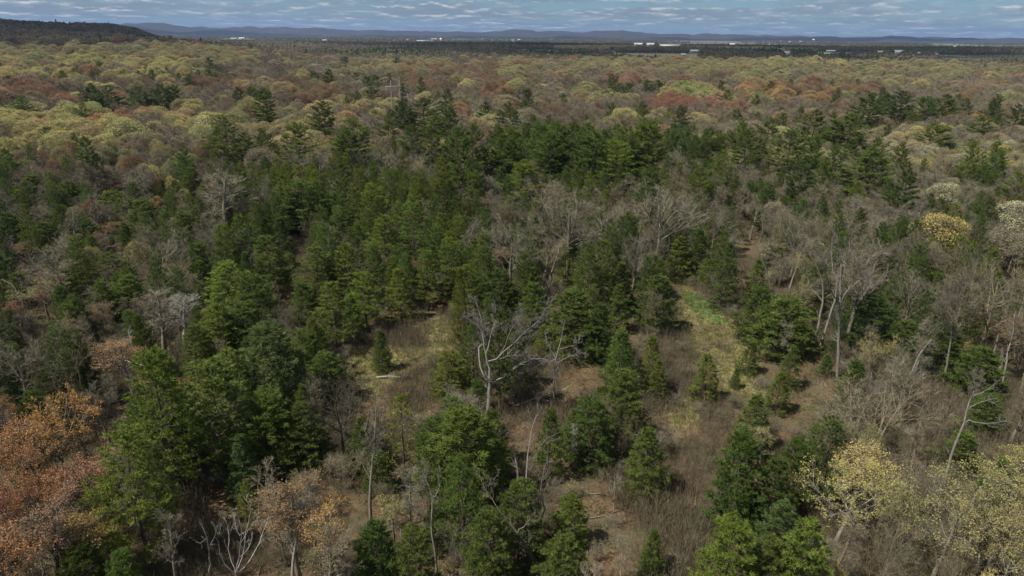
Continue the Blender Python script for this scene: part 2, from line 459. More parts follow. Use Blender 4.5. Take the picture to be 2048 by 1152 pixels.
def pine_geo(seed, h, r, cb, gap, per, shape, tuft=.36, nb=6, dens=1.0, droop=0.0, lop=0.0):
    """returns trunk Geo, crown Geo.  shape: 'cone' | 'oval' | 'plume'"""
    rg = np.random.default_rng(seed); tr = Geo(); cr = Geo()
    K = 9; tz = np.linspace(0, h * .985, K); bend = rg.normal(0, h * .006, (K, 2)).cumsum(0); bend[0] = 0
    tp = np.stack([bend[:, 0], bend[:, 1], tz], 1)
    r0 = .012 * h + .02
    tubes(tr, tp[None], (r0 * (1 - tz / h * .93))[None], 8)
    zs = []; z = cb * h
    while z < h * .975:
        zs.append(z); z += gap * rg.uniform(.75, 1.25) * (1.0 - .45 * (z / h))
    Z = []; AZ = []
    for z in zs:
        n = max(3, int(round(per * rg.uniform(.8, 1.2)))); a0 = rg.uniform(0, 2 * pi)
        for k in range(n): Z.append(z + rg.normal(0, gap * .12)); AZ.append(a0 + k * 2 * pi / n + rg.normal(0, .22))
    Z = np.clip(np.array(Z), 0.02 * h, h * .98); AZ = np.array(AZ); t = np.clip((Z - cb * h) / (h - cb * h), 0, 1)
    if shape == 'cone': prof = (1 - t) ** .80 * np.clip((t + .22) / .34, 0, 1) ** .6 + .05
    elif shape == 'oval': prof = (1 - t) ** .58 * np.clip((t + .14) / .30, 0, 1) ** .5 + .04
    else: prof = np.clip(np.sin((t * .86 + .16) * pi), .05, 1) ** .7 * (1 - .30 * t) + .03
    rnd = rg.uniform(.72, 1.12, len(Z))
    if shape == 'plume': rnd *= np.where(rg.random(len(Z)) < .30, rg.uniform(.35, .7, len(Z)), 1.0)
    lopf = 1 + lop * np.cos(AZ - rg.uniform(0, 6.28))
    Ln = r * prof * rnd * lopf
    # coarse lobes make an uneven outline
    for _ in range(7):
        a = rg.uniform(0, 6.28); zc = rg.uniform(cb, 1) * h; s = rg.uniform(-.32, .28)
        Ln *= 1 + s * np.exp(-((np.angle(np.exp(1j * (AZ - a)))) / .5) ** 2 - ((Z - zc) / (.1 * h)) ** 2)
    B = len(Z); KB = 5
    e0 = np.interp(t, [0, .5, 1], [-.12 - droop, .12 - droop * .5, .75]) + rg.normal(0, .09, B)
    s = np.linspace(0, 1, KB)
    out = np.stack([np.cos(AZ), np.sin(AZ), np.zeros(B)], 1)
    xb = np.stack([np.interp(Z, tz, tp[:, c]) for c in range(3)], 1)
    lift = .16 + .10 * rg.random(B)
    P = xb[:, None] + out[:, None] * (Ln[:, None] * s * np.cos(e0)[:, None])[..., None]
    P[..., 2] += Ln[:, None] * (s * np.sin(e0)[:, None] + lift[:, None] * s ** 2)
    br = np.clip(.012 + .010 * Ln, .012, .10)
    tubes(tr, P, br[:, None] * np.linspace(1, .3, KB)[None], 3)
    # branchlets
    nbr = np.maximum(3, np.ceil(Ln / .34 * dens)).astype(int)
    idx = np.repeat(np.arange(B), nbr); M = len(idx)
    sp = rg.uniform(.22, 1.0, M) ** .85
    f = sp * (KB - 1); i0 = np.minimum(f.astype(int), KB - 2); fr = (f - i0)[:, None]
    p0 = P[idx, i0] * (1 - fr) + P[idx, i0 + 1] * fr
    tan_ = norm(P[idx, i0 + 1] - P[idx, i0])
    side = np.where(rg.random(M) < .5, -1, 1)[:, None] * np.cross(tan_, [0, 0, 1.0])
    ang = rg.uniform(.45, 1.05, M)[:, None]
    bd = norm(tan_ * np.cos(ang) + side * np.sin(ang) + np.array([0, 0, 1]) * rg.uniform(-.05, .35, M)[:, None])
    bl = (.42 * Ln[idx] * (1.12 - sp) + .20) * rg.uniform(.7, 1.2, M); bl = np.minimum(bl, 1.7)
    nt_ = np.maximum(2, np.ceil(bl / .26 * dens ** .5)).astype(int)
    j = np.repeat(np.arange(M), nt_); T = len(j)
    q = rg.uniform(.15, 1.05, T)
    C = p0[j] + bd[j] * (bl[j] * q)[:, None] + rg.normal(0, .035, (T, 3)); C[:, 2] += .05 * bl[j] * q
    # branch tips and leader
    tipC = P[:, -1] + rg.normal(0, .03, (B, 3)); tipD = norm(P[:, -1] - P[:, -2])
    leadz = rg.uniform(.93, 1.0, 14) * h
    C = np.concatenate([C, tipC, np.stack([np.interp(leadz, tz, tp[:, 0]), np.interp(leadz, tz, tp[:, 1]), leadz], 1)])
    Dt = np.concatenate([bd[j], tipD, np.tile([0, 0, 1.0], (14, 1))])
    T = len(C)
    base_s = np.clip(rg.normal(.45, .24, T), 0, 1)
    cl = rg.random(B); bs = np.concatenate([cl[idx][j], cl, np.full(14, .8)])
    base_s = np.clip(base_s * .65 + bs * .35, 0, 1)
    Cn = np.repeat(C, nb, 0); Dn = np.repeat(Dt, nb, 0); N = len(Cn)
    d = norm(Dn * .55 + np.array([0, 0, .38]) + norm(rg.normal(size=(N, 3))) * .85)
    l = tuft * rg.uniform(.6, 1.15, N)[:, None]; w = tuft * .078 * rg.uniform(.8, 1.4, N)[:, None]
    sd_ = norm(np.cross(d, rg.normal(size=(N, 3))))
    V = np.stack([Cn - sd_ * w, Cn + sd_ * w, Cn + d * l], 1).reshape(-1, 3)
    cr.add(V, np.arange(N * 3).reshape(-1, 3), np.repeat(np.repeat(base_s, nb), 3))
    return tr, cr


def grow(rg, P, R, n, tmin, ang, ratio, up, wig, K, tmax=1.0, lenfloor=0.0, Lpar=None, rfrac=.6):
    """children of every polyline in P"""
    B, KP, _ = P.shape
    if Lpar is None: Lpar = np.linalg.norm(np.diff(P, axis=1), axis=2).sum(1)
    m = np.full(B, n) if np.isscalar(n) else n
    idx = np.repeat(np.arange(B), m); N = len(idx)
    t = rg.uniform(tmin, tmax, N)
    f = t * (KP - 1); i0 = np.minimum(f.astype(int), KP - 2); fr = (f - i0)[:, None]
    p = P[idx, i0] * (1 - fr) + P[idx, i0 + 1] * fr
    T = norm(P[idx, i0 + 1] - P[idx, i0])
    rp = R[idx, i0] * (1 - fr[:, 0]) + R[idx, i0 + 1] * fr[:, 0]
    q = norm(np.cross(T, rg.normal(size=(N, 3))))
    a = rg.uniform(ang[0], ang[1], N)[:, None]
    d = norm(T * np.cos(a) + q * np.sin(a))
    L = np.maximum(Lpar[idx] * ratio * rg.uniform(.65, 1.25, N) * (1.15 - .55 * t), lenfloor)
    out = [p]; step = L / (K - 1)
    for k in range(K - 1):
        d = norm(d + np.array([0, 0, up]) / (K - 1) + rg.normal(0, wig, (N, 3)))
        out.append(out[-1] + d * step[:, None])
    Pn = np.stack(out, 1)
    r0 = np.minimum(rp * rfrac, rp * .95)
    Rn = r0[:, None] * np.linspace(1, .35, K)[None]
    return Pn, Rn


def decid_geo(seed, h, r, fork=.35, kind='oak', twig=1.0, leaf=0, leafsize=.16, multi=1, lean=0.0, twigw=.022, lod=0):
    rg = np.random.default_rng(seed); tr = Geo(); cr = Geo()
    K = 8; trunks = []; radii = []
    for m in range(multi):
        az = rg.uniform(0, 6.28) if multi > 1 else rg.uniform(0, 6.28)
        ln = lean + (rg.uniform(.22, .42) if multi > 1 else rg.normal(0, .03))
        hh = h * (.62 if kind == 'oak' else .86) * (rg.uniform(.85, 1.05) if multi > 1 else 1)
        d = norm(np.array([cos(az) * sin(ln), sin(az) * sin(ln), cos(ln)])); p = np.array([rg.normal(0, .15), rg.normal(0, .15), 0]) * (multi > 1)
        pts = [p]
        for k in range(K - 1):
            d = norm(d + rg.normal(0, .055, 3) + np.array([0, 0, .05])); pts.append(pts[-1] + d * hh / (K - 1))
        trunks.append(pts); r0 = (.0135 * h + .03) * (1 if multi == 1 else .6)
        radii.append(r0 * np.linspace(1, .34 if kind == 'oak' else .22, K))
    P0 = np.array(trunks); R0 = np.array(radii)
    if lod < 2: tubes(tr, P0, R0, 7 if lod == 0 else 4)
    L0 = np.full(len(P0), r * 1.55)
    if kind == 'oak':
        n1 = int(13 / multi ** .6) if lod == 0 else int(9 / multi ** .6)
        P1, R1 = grow(rg, P0, R0, n1, fork, (.5, 1.15), .78, .42, .12, 6, 1.0, 0, L0, .50)
    else:
        n1 = int(20 / multi ** .7) if lod == 0 else int(11 / multi ** .7)
        P1, R1 = grow(rg, P0, R0, n1, fork, (.45, 1.0), .62, .50, .10, 6, 1.0, 0, L0, .42)
    # leading shoots
    if lod < 2: tubes(tr, P1, R1, 5 if lod == 0 else 3)
    P2, R2 = grow(rg, P1, R1, 6 if lod == 0 else 4, .22, (.35, .95), .55, .30, .14, 5, 1.0, .5, None, .6)
    if lod == 0: tubes(tr, P2, R2, 3)
    else: ribbons(cr, P2[:, [0, 2, 4]], R2[:, 0] * 2.2 + .02, rg, rg.random(len(P2)))
    n3 = max(1, int(round((6 if lod == 0 else 4) * twig)))
    P3, R3 = grow(rg, P2, R2, n3, .12, (.3, .9), .62, .22, .16, 3, 1.0, .45, None, .6)
    ribbons(cr, P3, np.maximum(twigw * 1.15, R3[:, 0]), rg, rg.random(len(P3)))
    n4 = max(1, int(round((4 if lod == 0 else 2) * twig)))
    P4, R4 = grow(rg, P3, R3, n4, .10, (.3, .9), .75, .15, .16, 3, 1.0, .38, None, .7)
    ribbons(cr, P4, np.full(len(P4), twigw), rg, rg.random(len(P4)))
    if leaf:
        src = np.concatenate([P4[:, 1], P4[:, 2], P3[:, 2]])
        # buds cluster on some shoots and leave others open
        key = rg.integers(0, len(src), leaf)
        zr = (src[:, 2] - src[:, 2].min()) / (np.ptp(src[:, 2]) + 1e-6)
        ro = np.hypot(src[:, 0] - np.median(src[:, 0]), src[:, 1] - np.median(src[:, 1])); ro = ro / np.percentile(ro, 95)
        keep = rg.random(leaf) < .06 + .94 * np.clip(.75 * zr[key] + .45 * ro[key] - .15, 0, 1)
        C = src[key[keep]] + rg.normal(0, leafsize * .9, (keep.sum(), 3))
        cs = rg.random(len(src))[key[keep]]
        leaves(cr, C, leafsize * rg.uniform(.6, 1.3, len(C)), rg, np.clip(.5 * cs + .5 * rg.random(len(C)), 0, 1), 1)
    return tr, cr


PROTO = {}        # key -> list of dict(trunk mesh, crown mesh, joined mesh, h, r)


def add_proto(key, tr, cr, mats_crown, joined=False):
    V = np.concatenate(tr.V + cr.V) if tr.V else np.concatenate(cr.V)
    hh = V[:, 2].max(); rad = np.percentile(np.hypot(V[:, 0] - np.median(V[:, 0]), V[:, 1] - np.median(V[:, 1])), 96)
    e = dict(h=hh, r=rad)
    n = len(PROTO.setdefault(key, []))
    if tr.V: e['trunk'] = tr.mesh('trunk_' + key, MAT_BARK, True)
    e['crown'] = cr.mesh('crown_' + key, mats_crown)
    if joined:
        j = Geo()
        if tr.V: j.copy_from(tr, 0)
        c2 = Geo(); c2.copy_from(cr)
        if mats_crown[0] is MAT_NEEDLE:
            j.copy_from(c2, 1); mats = [MAT_BARK, MAT_NEEDLE]
        else:
            j.copy_from(c2); mats = [MAT_BARK, MAT_BUD]
        e['joined'] = j.mesh('joined_' + key, mats)
    PROTO[key].append(e)


NM = [MAT_NEEDLE]; DM = [MAT_BARK, MAT_BUD]
for s in range(6): add_proto('y', *pine_geo(10 + s, 8.5, 2.3, .03, .57, 6, 'cone', .33, 9, 1.10, .05), NM, True)
for s in range(6): add_proto('b', *pine_geo(30 + s, 9.0, 3.0, .04, .57, 7, 'oval', .34, 9, 1.10, .06, .12), NM, True)
for s in range(5): add_proto('m', *pine_geo(50 + s, 14.0, 3.3, .22, .98, 6, 'oval', .38, 9, 1.0, .0, .18), NM, True)
for s in range(5): add_proto('t', *pine_geo(70 + s, 20.0, 4.6, .32, 1.25, 5, 'plume', .46, 9, 1.15, -.02, .28), NM, True)
for s in range(2): add_proto('s', *pine_geo(90 + s, 8.5, 2.4, .05, .70, 4, 'cone', .34, 5, .55, .0), NM)
for s in range(1): add_proto('d', *pine_geo(95 + s, 7.0, 1.8, .02, .32, 8, 'cone', .24, 7, 1.5, .0), NM)
for s in range(4): add_proto('oak', *decid_geo(110 + s, 15, 4.6, .42, 'oak'), DM)
for s in range(4): add_proto('slim', *decid_geo(130 + s, 14, 2.3, .40, 'slim', .8), DM)
for s in range(2): add_proto('multi', *decid_geo(150 + s, 11, 4.2, .25, 'oak', .85, multi=4), DM)
for s in range(2): add_proto('shrub', *decid_geo(160 + s, 4.5, 2.0, .12, 'slim', .75, multi=5, twigw=.016), DM)
for s in range(2): add_proto('gshrub', *decid_geo(165 + s, 4.0, 2.0, .10, 'slim', .6, 1500, .13, multi=5, twigw=.016), DM)
for s in range(3): add_proto('bud', *decid_geo(170 + s, 14, 4.6, .42, 'oak', .6, 13000, .12), DM)
for s in range(2): add_proto('budslim', *decid_geo(190 + s, 12, 2.6, .35, 'slim', .6, 7000, .095), DM)
# mid-distance trees of the wide forest: round crowns made of lobes of fine twigs and buds
def dome_geo(seed, h, r, leaf=0, tw=110, leafsize=.30, twigw=.05):
    rg = np.random.default_rng(seed); tr = Geo(); cr = Geo()
    nl = int(rg.integers(11, 16)); c0 = np.array([rg.normal(0, .3), rg.normal(0, .3), .56 * h]); hz = .40 * h
    K = 6; tp = np.stack([np.linspace(0, c0[0], K) + rg.normal(0, .08, K), np.linspace(0, c0[1], K) + rg.normal(0, .08, K), np.linspace(0, .62 * h, K)], 1)
    tubes(tr, tp[None], (.013 * h * np.linspace(1.1, .5, K))[None], 5)
    i = np.arange(nl) + .5; zc = 1 - 1.12 * i / nl; az = i * 2.39996 + rg.normal(0, .3, nl)
    q = np.sqrt(np.clip(1 - zc ** 2, 0, 1)); dirs = np.stack([q * np.cos(az), q * np.sin(az), zc], 1)
    ctr = c0 + dirs * np.array([r * .64, r * .64, hz * .60]) * rg.uniform(.82, 1.16, (nl, 1)); rad = r * .44 * rg.uniform(.78, 1.22, nl)
    st = tp[rg.integers(3, K, nl)]; mid = (st + ctr) / 2 + np.array([0, 0, -.05 * h]) + rg.normal(0, .2, (nl, 3))
    P1 = np.stack([st, st * .6 + mid * .4, mid, mid * .45 + ctr * .55, ctr], 1); tubes(tr, P1, np.tile(.0065 * h * np.linspace(1, .35, 5), (nl, 1)), 3)
    li = np.repeat(np.arange(nl), tw); n = len(li)
    d = norm(dirs[li] * .75 + [0, 0, .25] + norm(rg.normal(size=(n, 3))) * 1.05)
    a = ctr[li] + d * (rad[li] * rg.uniform(.05, .35, n))[:, None]; b = ctr[li] + d * (rad[li] * rg.uniform(.75, 1.12, n))[:, None] * [1, 1, .85]
    P = np.stack([a, (a + b) / 2 + rg.normal(0, .07, (n, 3)), b], 1); ribbons(cr, P, np.full(n, twigw), rg, rg.random(n))
    Q, R = grow(rg, P, np.full((n, 3), .01), 2, .35, (.3, .8), .5, .1, .1, 3, 1.0, .3); ribbons(cr, Q, np.full(len(Q), twigw * .75), rg, rg.random(len(Q)))
    if leaf:
        lj = rg.integers(0, nl, leaf); d = norm(dirs[lj] * .7 + [0, 0, .45] + norm(rg.normal(size=(leaf, 3))) * .95)
        C = ctr[lj] + d * (rad[lj] * rg.uniform(.72, 1.12, leaf))[:, None] * [1, 1, .85]; ls = rg.random(nl)
        leaves(cr, C, leafsize * rg.uniform(.6, 1.3, leaf), rg, np.clip(.35 * ls[lj] + .65 * rg.random(leaf), 0, 1), 1)
    return tr, cr
for s in range(6): add_proto('fb', *dome_geo(210 + s, 14, 4.9, 0, 85, twigw=.05), DM, True)
for s in range(7): add_proto('fy', *dome_geo(230 + s, 14, 5.2, 4400, 60, .27, .05), DM, True)
# very far trees: dome crowns of loose leaf clumps
def far_geo(seed, pine=False):
    rg = np.random.default_rng(seed); g = Geo(); tr = Geo()
    tubes(tr, np.array([[[0, 0, 0], [0, 0, 5.0], [0, 0, 11.0]]]), np.array([[.3, .25, .1]]), 4)
    n = 190
    if pine:
        z = rg.uniform(.12, 1, n); a = rg.uniform(0, 6.28, n); rr = 3.6 * (1.05 - z) ** .7 * rg.uniform(.5, 1.1, n)
        C = np.stack([rr * np.cos(a), rr * np.sin(a), z * 18], 1)
    else:
        d = norm(rg.normal(size=(n, 3)) + [0, 0, .5]); C = d * np.array([5.2, 5.2, 5.0]) * rg.uniform(.55, 1.08, (n, 1)); C[:, 2] += 9
    leaves(g, C, rg.uniform(1.0, 2.0, n), rg, rg.random(n), 1 if not pine else 0)
    return tr, g
for s in range(4): add_proto('ff', *far_geo(300 + s), DM, True)
for s in range(2): add_proto('fp', *far_geo(320 + s, True), NM, True)

# ------------------------------------------------------------------ scatter (stuff) by geometry nodes
def scatter(name, label, protos, pts, idx, rot, scl, tint, bark, key='joined'):
    col = bpy.data.collections.new(name + '_kinds')
    for i, e in enumerate(protos):
        o = bpy.data.objects.new('%s_kind_%02d' % (name, i), e[key]); col.objects.link(o)
    me = bpy.data.meshes.new(name); n = len(pts)
    me.vertices.add(n); me.vertices.foreach_set('co', np.asarray(pts, np.float32).ravel())
    def put(nm, ty, data, field):
        a = me.attributes.new(nm, ty, 'POINT'); a.data.foreach_set(field, data)
    put('idx', 'INT', np.asarray(idx, np.int32), 'value')
    put('rot', 'FLOAT_VECTOR', np.asarray(rot, np.float32).ravel(), 'vector')
    put('scl', 'FLOAT_VECTOR', np.asarray(scl, np.float32).ravel(), 'vector')
    put('tint', 'FLOAT_COLOR', np.c_[tint, np.ones(n)].astype(np.float32).ravel(), 'color')
    put('bark', 'FLOAT_COLOR', np.c_[bark, np.ones(n)].astype(np.float32).ravel(), 'color')
    ng = bpy.data.node_groups.new(name + '_scatter', 'GeometryNodeTree')
    ng.interface.new_socket('Geometry', in_out='INPUT', socket_type='NodeSocketGeometry')
    ng.interface.new_socket('Geometry', in_out='OUTPUT', socket_type='NodeSocketGeometry')
    N = ng.nodes; L = ng.links
    gi = N.new('NodeGroupInput'); go = N.new('NodeGroupOutput'); ip = N.new('GeometryNodeInstanceOnPoints'); ci = N.new('GeometryNodeCollectionInfo')
    ci.inputs['Collection'].default_value = col; ci.inputs['Separate Children'].default_value = True; ci.inputs['Reset Children'].default_value = True
    def na(nm, ty):
        a = N.new('GeometryNodeInputNamedAttribute'); a.data_type = ty; a.inputs['Name'].default_value = nm
        return [s for s in a.outputs if s.enabled and s.name == 'Attribute'][0]
    L.new(gi.outputs[0], ip.inputs['Points']); L.new(ci.outputs[0], ip.inputs['Instance'])
    ip.inputs['Pick Instance'].default_value = True
    L.new(na('idx', 'INT'), ip.inputs['Instance Index']); L.new(na('rot', 'FLOAT_VECTOR'), ip.inputs['Rotation']); L.new(na('scl', 'FLOAT_VECTOR'), ip.inputs['Scale'])
    L.new(ip.outputs[0], go.inputs[0])
    ob = link(name, me); md = ob.modifiers.new('scatter', 'NODES'); md.node_group = ng
    ob['kind'] = 'stuff'; ob['label'] = label; ob['category'] = label.split()[-1] if False else 'forest'
    return ob


# ------------------------------------------------------------------ colours
PINE_T = {'mid': (1.08, 1.0, .95), 'light': (1.42, 1.24, 1.0), 'dark': (.90, .88, .86), 'blue': (1.05, 1.08, 1.35), 'yellow': (1.55, 1.30, .88), 'vdark': (.74, .76, .76)}
LEAF = {'yellow': (.420, .370, .125), 'pale': (.400, .365, .220), 'olive': (.300, .275, .115), 'lime': (.300, .315, .085), 'orange': (.380, .180, .080), 'gold': (.400, .245, .075),
        'red': (.290, .100, .075), 'rust': (.250, .145, .075), 'tan': (.275, .230, .150), 'pink': (.340, .160, .105), 'green': (.115, .140, .050)}
BARKC = {'grey': (.190, .172, .126), 'brown': (.155, .127, .086), 'silver': (.30, .285, .245), 'dark': (.078, .066, .048), 'pine': (.10, .080, .058), 'buff': (.215, .182, .122)}

# ------------------------------------------------------------------ individual trees
ITEMS = []      # dict(kind,name,cat,P,h,r,proto,tint,bark,label,group,rot,bbox)


def tree_item(kind, key, P, h, r, tint, bark, label=None, seed=0):
    rg = np.random.default_rng(int(abs(P[0] * 131 + P[1] * 717)) + seed)
    v = int(rg.integers(0, len(PROTO[key]))); e = PROTO[key][v]
    t = np.array(tint) * rg.uniform(.88, 1.12) * rg.normal(1, .04, 3)
    b = np.array(bark) * rg.uniform(.85, 1.15)
    top = project(P + np.array([0, 0, h]))[0]; bot = project(P)[0]; k = px_per_m(P)
    ITEMS.append(dict(kind=kind, key=key, v=v, P=np.array(P, float), h=h, r=r, tint=t, bark=b, label=label, rz=rg.uniform(0, 6.28),
                      D=math.hypot(P[0], P[1]), box=(top[0] - r * k, top[1], top[0] + r * k, bot[1]), size=h * k * max(r * k, 6), top=top, bot=bot, k=k))


def pine(x, yt, yb, w, key, tone='mid', label=None, h=None):
    if yb is not None:
        P = ground_at(x, yb); hh = top_height(x, yt, P)
    else:
        P = ground_at(x, yt, h); P[2] -= h; hh = h
    P[2] = float(height(P[0], P[1])) - .05
    k = px_per_m(P + np.array([0, 0, hh * .5])); tree_item('pine', key, P, hh, w / 2 / k, PINE_T[tone], BARKC['pine'], label)


def bare(x, yt, yb, w, key='oak', bark='grey', label=None, kind='bare', leaf=None):
    P = ground_at(x, yb); hh = top_height(x, yt, P); P[2] -= .05
    k = px_per_m(P + np.array([0, 0, hh * .6]))
    tree_item(kind, key, P, hh, w / 2 / k, LEAF[leaf] if leaf else (1, 1, 1), BARKC[bark], label)


def bud(x, yt, yb, w, leaf, key='bud', bark='grey', label=None): bare(x, yt, yb, w, 'fy' if (key == 'bud' and yb < 580) else key, bark, label, 'bud', leaf)


for a in [
    (446, 715, 958, 175, 'm', 'mid', 'large green pine with its bare trunk over black shade'),
    (352, 690, 1018, 150, 'm', 'light', 'tall pine whose slim trunk leans beside the shaded brush'),
    (300, 850, 1141, 165, 'm', 'light', 'sunlit pine with long grey trunk beside the orange maples'),
    (560, 640, 850, 155, 'b', 'blue', 'broad pale blue green pine left of the grassy clearing'),
    (555, 775, 940, 130, 'b', 'light', None), (655, 700, 805, 95, 'b', 'mid', None), (480, 690, 870, 95, 'm', 'light', None), (615, 800, 935, 100, 'b', 'mid', None),
    (735, 830, 935, 84, 'y', 'dark', None), (810, 785, 945, 100, 's', 'yellow', 'thin see-through yellowish pine left of the big dark pine'),
    (908, 698, 805, 98, 'b', 'light', 'round bright green pine left of the forked dead tree'),
    (930, 805, 1002, 185, 'b', 'light', 'very broad dark pine in front of the forked dead tree'), (868, 835, 965, 110, 'b', 'dark', None), (988, 815, 930, 70, 'b', 'dark', None),
    (1094, 813, 963, 70, 'y', 'mid', 'narrow pine right of the leaf strewn gap'), (1180, 790, 935, 108, 'b', 'mid', None), (1235, 660, 800, 75, 'y', 'dark', None),
    (1240, 735, 893, 118, 'b', 'mid', None), (1290, 850, 993, 100, 'y', 'mid', 'dense cone shaped pine behind the small white sapling'),
    (1298, 1055, 1160, 58, 'd', 'mid', 'small dense pine standing alone in brown brush near the bottom edge'),
    (1143, 985, 1090, 82, 'b', 'light', None), (1128, 1068, 1195, 115, 'b', 'mid', None), (1035, 960, 1125, 125, 'b', 'mid', 'green pine behind the tall silver snag'), (975, 1010, 1180, 120, 'b', 'mid', None),
    (1293, 667, 790, 56, 'y', 'yellow', None), (1314, 715, 802, 50, 'y', 'light', None), (1495, 785, 905, 88, 'y', 'mid', None), (1465, 855, 1065, 118, 'b', 'dark', None),
    (1528, 905, 1065, 100, 'b', 'dark', None), (1570, 870, 1020, 84, 'b', 'dark', None), (1550, 742, 825, 56, 'y', 'mid', None), (1574, 690, 777, 48, 'y', 'mid', None),
    (1445, 1035, 1250, 150, 'b', 'light', None), (1580, 1030, 1250, 150, 'b', 'light', None), (1515, 1070, 1240, 120, 'b', 'mid', None),
    (1406, 706, 802, 64, 'y', 'light', 'bright green young pine alone at the edge of the grassy path'), (1495, 680, 747, 48, 'y', 'mid', 'little pine on a short bare trunk in the middle of the path'),
    (1468, 735, 777, 24, 'd', 'dark', 'tiny dark pine beside the grassy path'), (1648, 708, 752, 34, 'd', 'dark', 'tiny pine at the foot of the pale leaning trunks'),
    (1512, 570, 680, 96, 'b', 'dark', None), (1565, 590, 707, 140, 'b', 'mid', 'broad dense pine right of the grassy path'), (1440, 478, 615, 62, 'y', 'dark', 'narrow dark pine at the top of the grassy path'),
    (1731, 585, 700, 120, 'b', 'dark', 'dark pine directly behind the pale leaning trunks'), (1946, 690, 790, 115, 'b', 'dark', None), (1800, 640, 725, 90, 'b', 'dark', None), (1960, 785, 865, 80, 'b', 'dark', None),
    (764, 657, 742, 44, 'd', 'mid', 'lone dense young fir shaped pine in the grassy clearing'),
    (1146, 576, 708, 130, 'b', 'mid', None), (1310, 543, 660, 90, 'b', 'dark', 'dense dark pine casting shade on the grassy path'), (1228, 565, 665, 60, 'y', 'mid', None), (1084, 647, 712, 38, 'y', 'yellow', None),
    (1195, 600, 722, 70, 'b', 'dark', None), (1062, 560, 680, 80, 'b', 'mid', None), (1000, 530, 650, 80, 'b', 'dark', None),
    (776, 424, 560, 88, 'm', 'yellow', None), (832, 400, 560, 84, 'm', 'light', None), (804, 534, 642, 64, 'y', 'yellow', None), (857, 495, 620, 64, 'm', 'light', None),
    (920, 530, 692, 42, 'y', 'yellow', None), (902, 470, 620, 62, 'm', 'light', None), (700, 480, 610, 74, 'm', 'light', None), (640, 490, 622, 84, 'm', 'mid', None),
    (672, 560, 705, 92, 'm', 'light', None), (735, 540, 662, 78, 'm', 'yellow', None), (612, 560, 662, 72, 'b', 'mid', None), (545, 468, 600, 90, 'm', 'dark', None),
    (520, 540, 690, 112, 'b', 'mid', None), (468, 520, 660, 110, 'm', 'light', None), (502, 600, 735, 120, 'b', 'mid', None), (610, 358, 480, 112, 'm', 'dark', None),
    (570, 430, 545, 62, 'y', 'dark', None), (690, 410, 505, 72, 'm', 'mid', None), (742, 412, 525, 62, 'm', 'mid', None), (452, 600, 745, 100, 'b', 'light', None), (402, 645, 770, 84, 'b', 'mid', None),
    (335, 690, 830, 90, 'b', 'mid', None), (80, 345, 430, 82, 'b', 'mid', None), (150, 358, 440, 74, 'b', 'dark', None), (240, 378, 455, 90, 'b', 'mid', None), (30, 420, 520, 74, 'b', 'dark', None),
    (105, 440, 525, 84, 'b', 'dark', None), (180, 430, 505, 70, 'b', 'mid', None), (300, 395, 480, 84, 'b', 'mid', None), (380, 420, 525, 84, 'b', 'mid', None), (15, 500, 605, 74, 'b', 'dark', None),
    (232, 500, 600, 100, 'm', 'dark', None), (270, 545, 640, 90, 'b', 'mid', None), (120, 735, 850, 120, 'b', 'vdark', None), (405, 480, 580, 84, 'b', 'dark', None), (395, 330, 420, 60, 'b', 'mid', None),
    (190, 1080, 1230, 130, 'b', 'dark', None), (270, 1100, 1240, 100, 'b', 'mid', None), (755, 1040, 1190, 110, 'b', 'vdark', None), (830, 1050, 1210, 100, 'b', 'mid', None), (500, 955, 1030, 50, 'y', 'light', None),
    (1350, 470, 560, 66, 'y', 'light', None), (1390, 455, 555, 60, 'y', 'dark', None), (1130, 490, 580, 56, 'y', 'light', None), (1240, 520, 620, 60, 'y', 'mid', None), (1450, 330, 440, 60, 'm', 'mid', None),
    (1620, 520, 640, 80, 'b', 'mid', None), (1880, 640, 740, 90, 'b', 'dark', None), (1690, 560, 660, 70, 'b', 'dark', None)]:
    pine(*a)

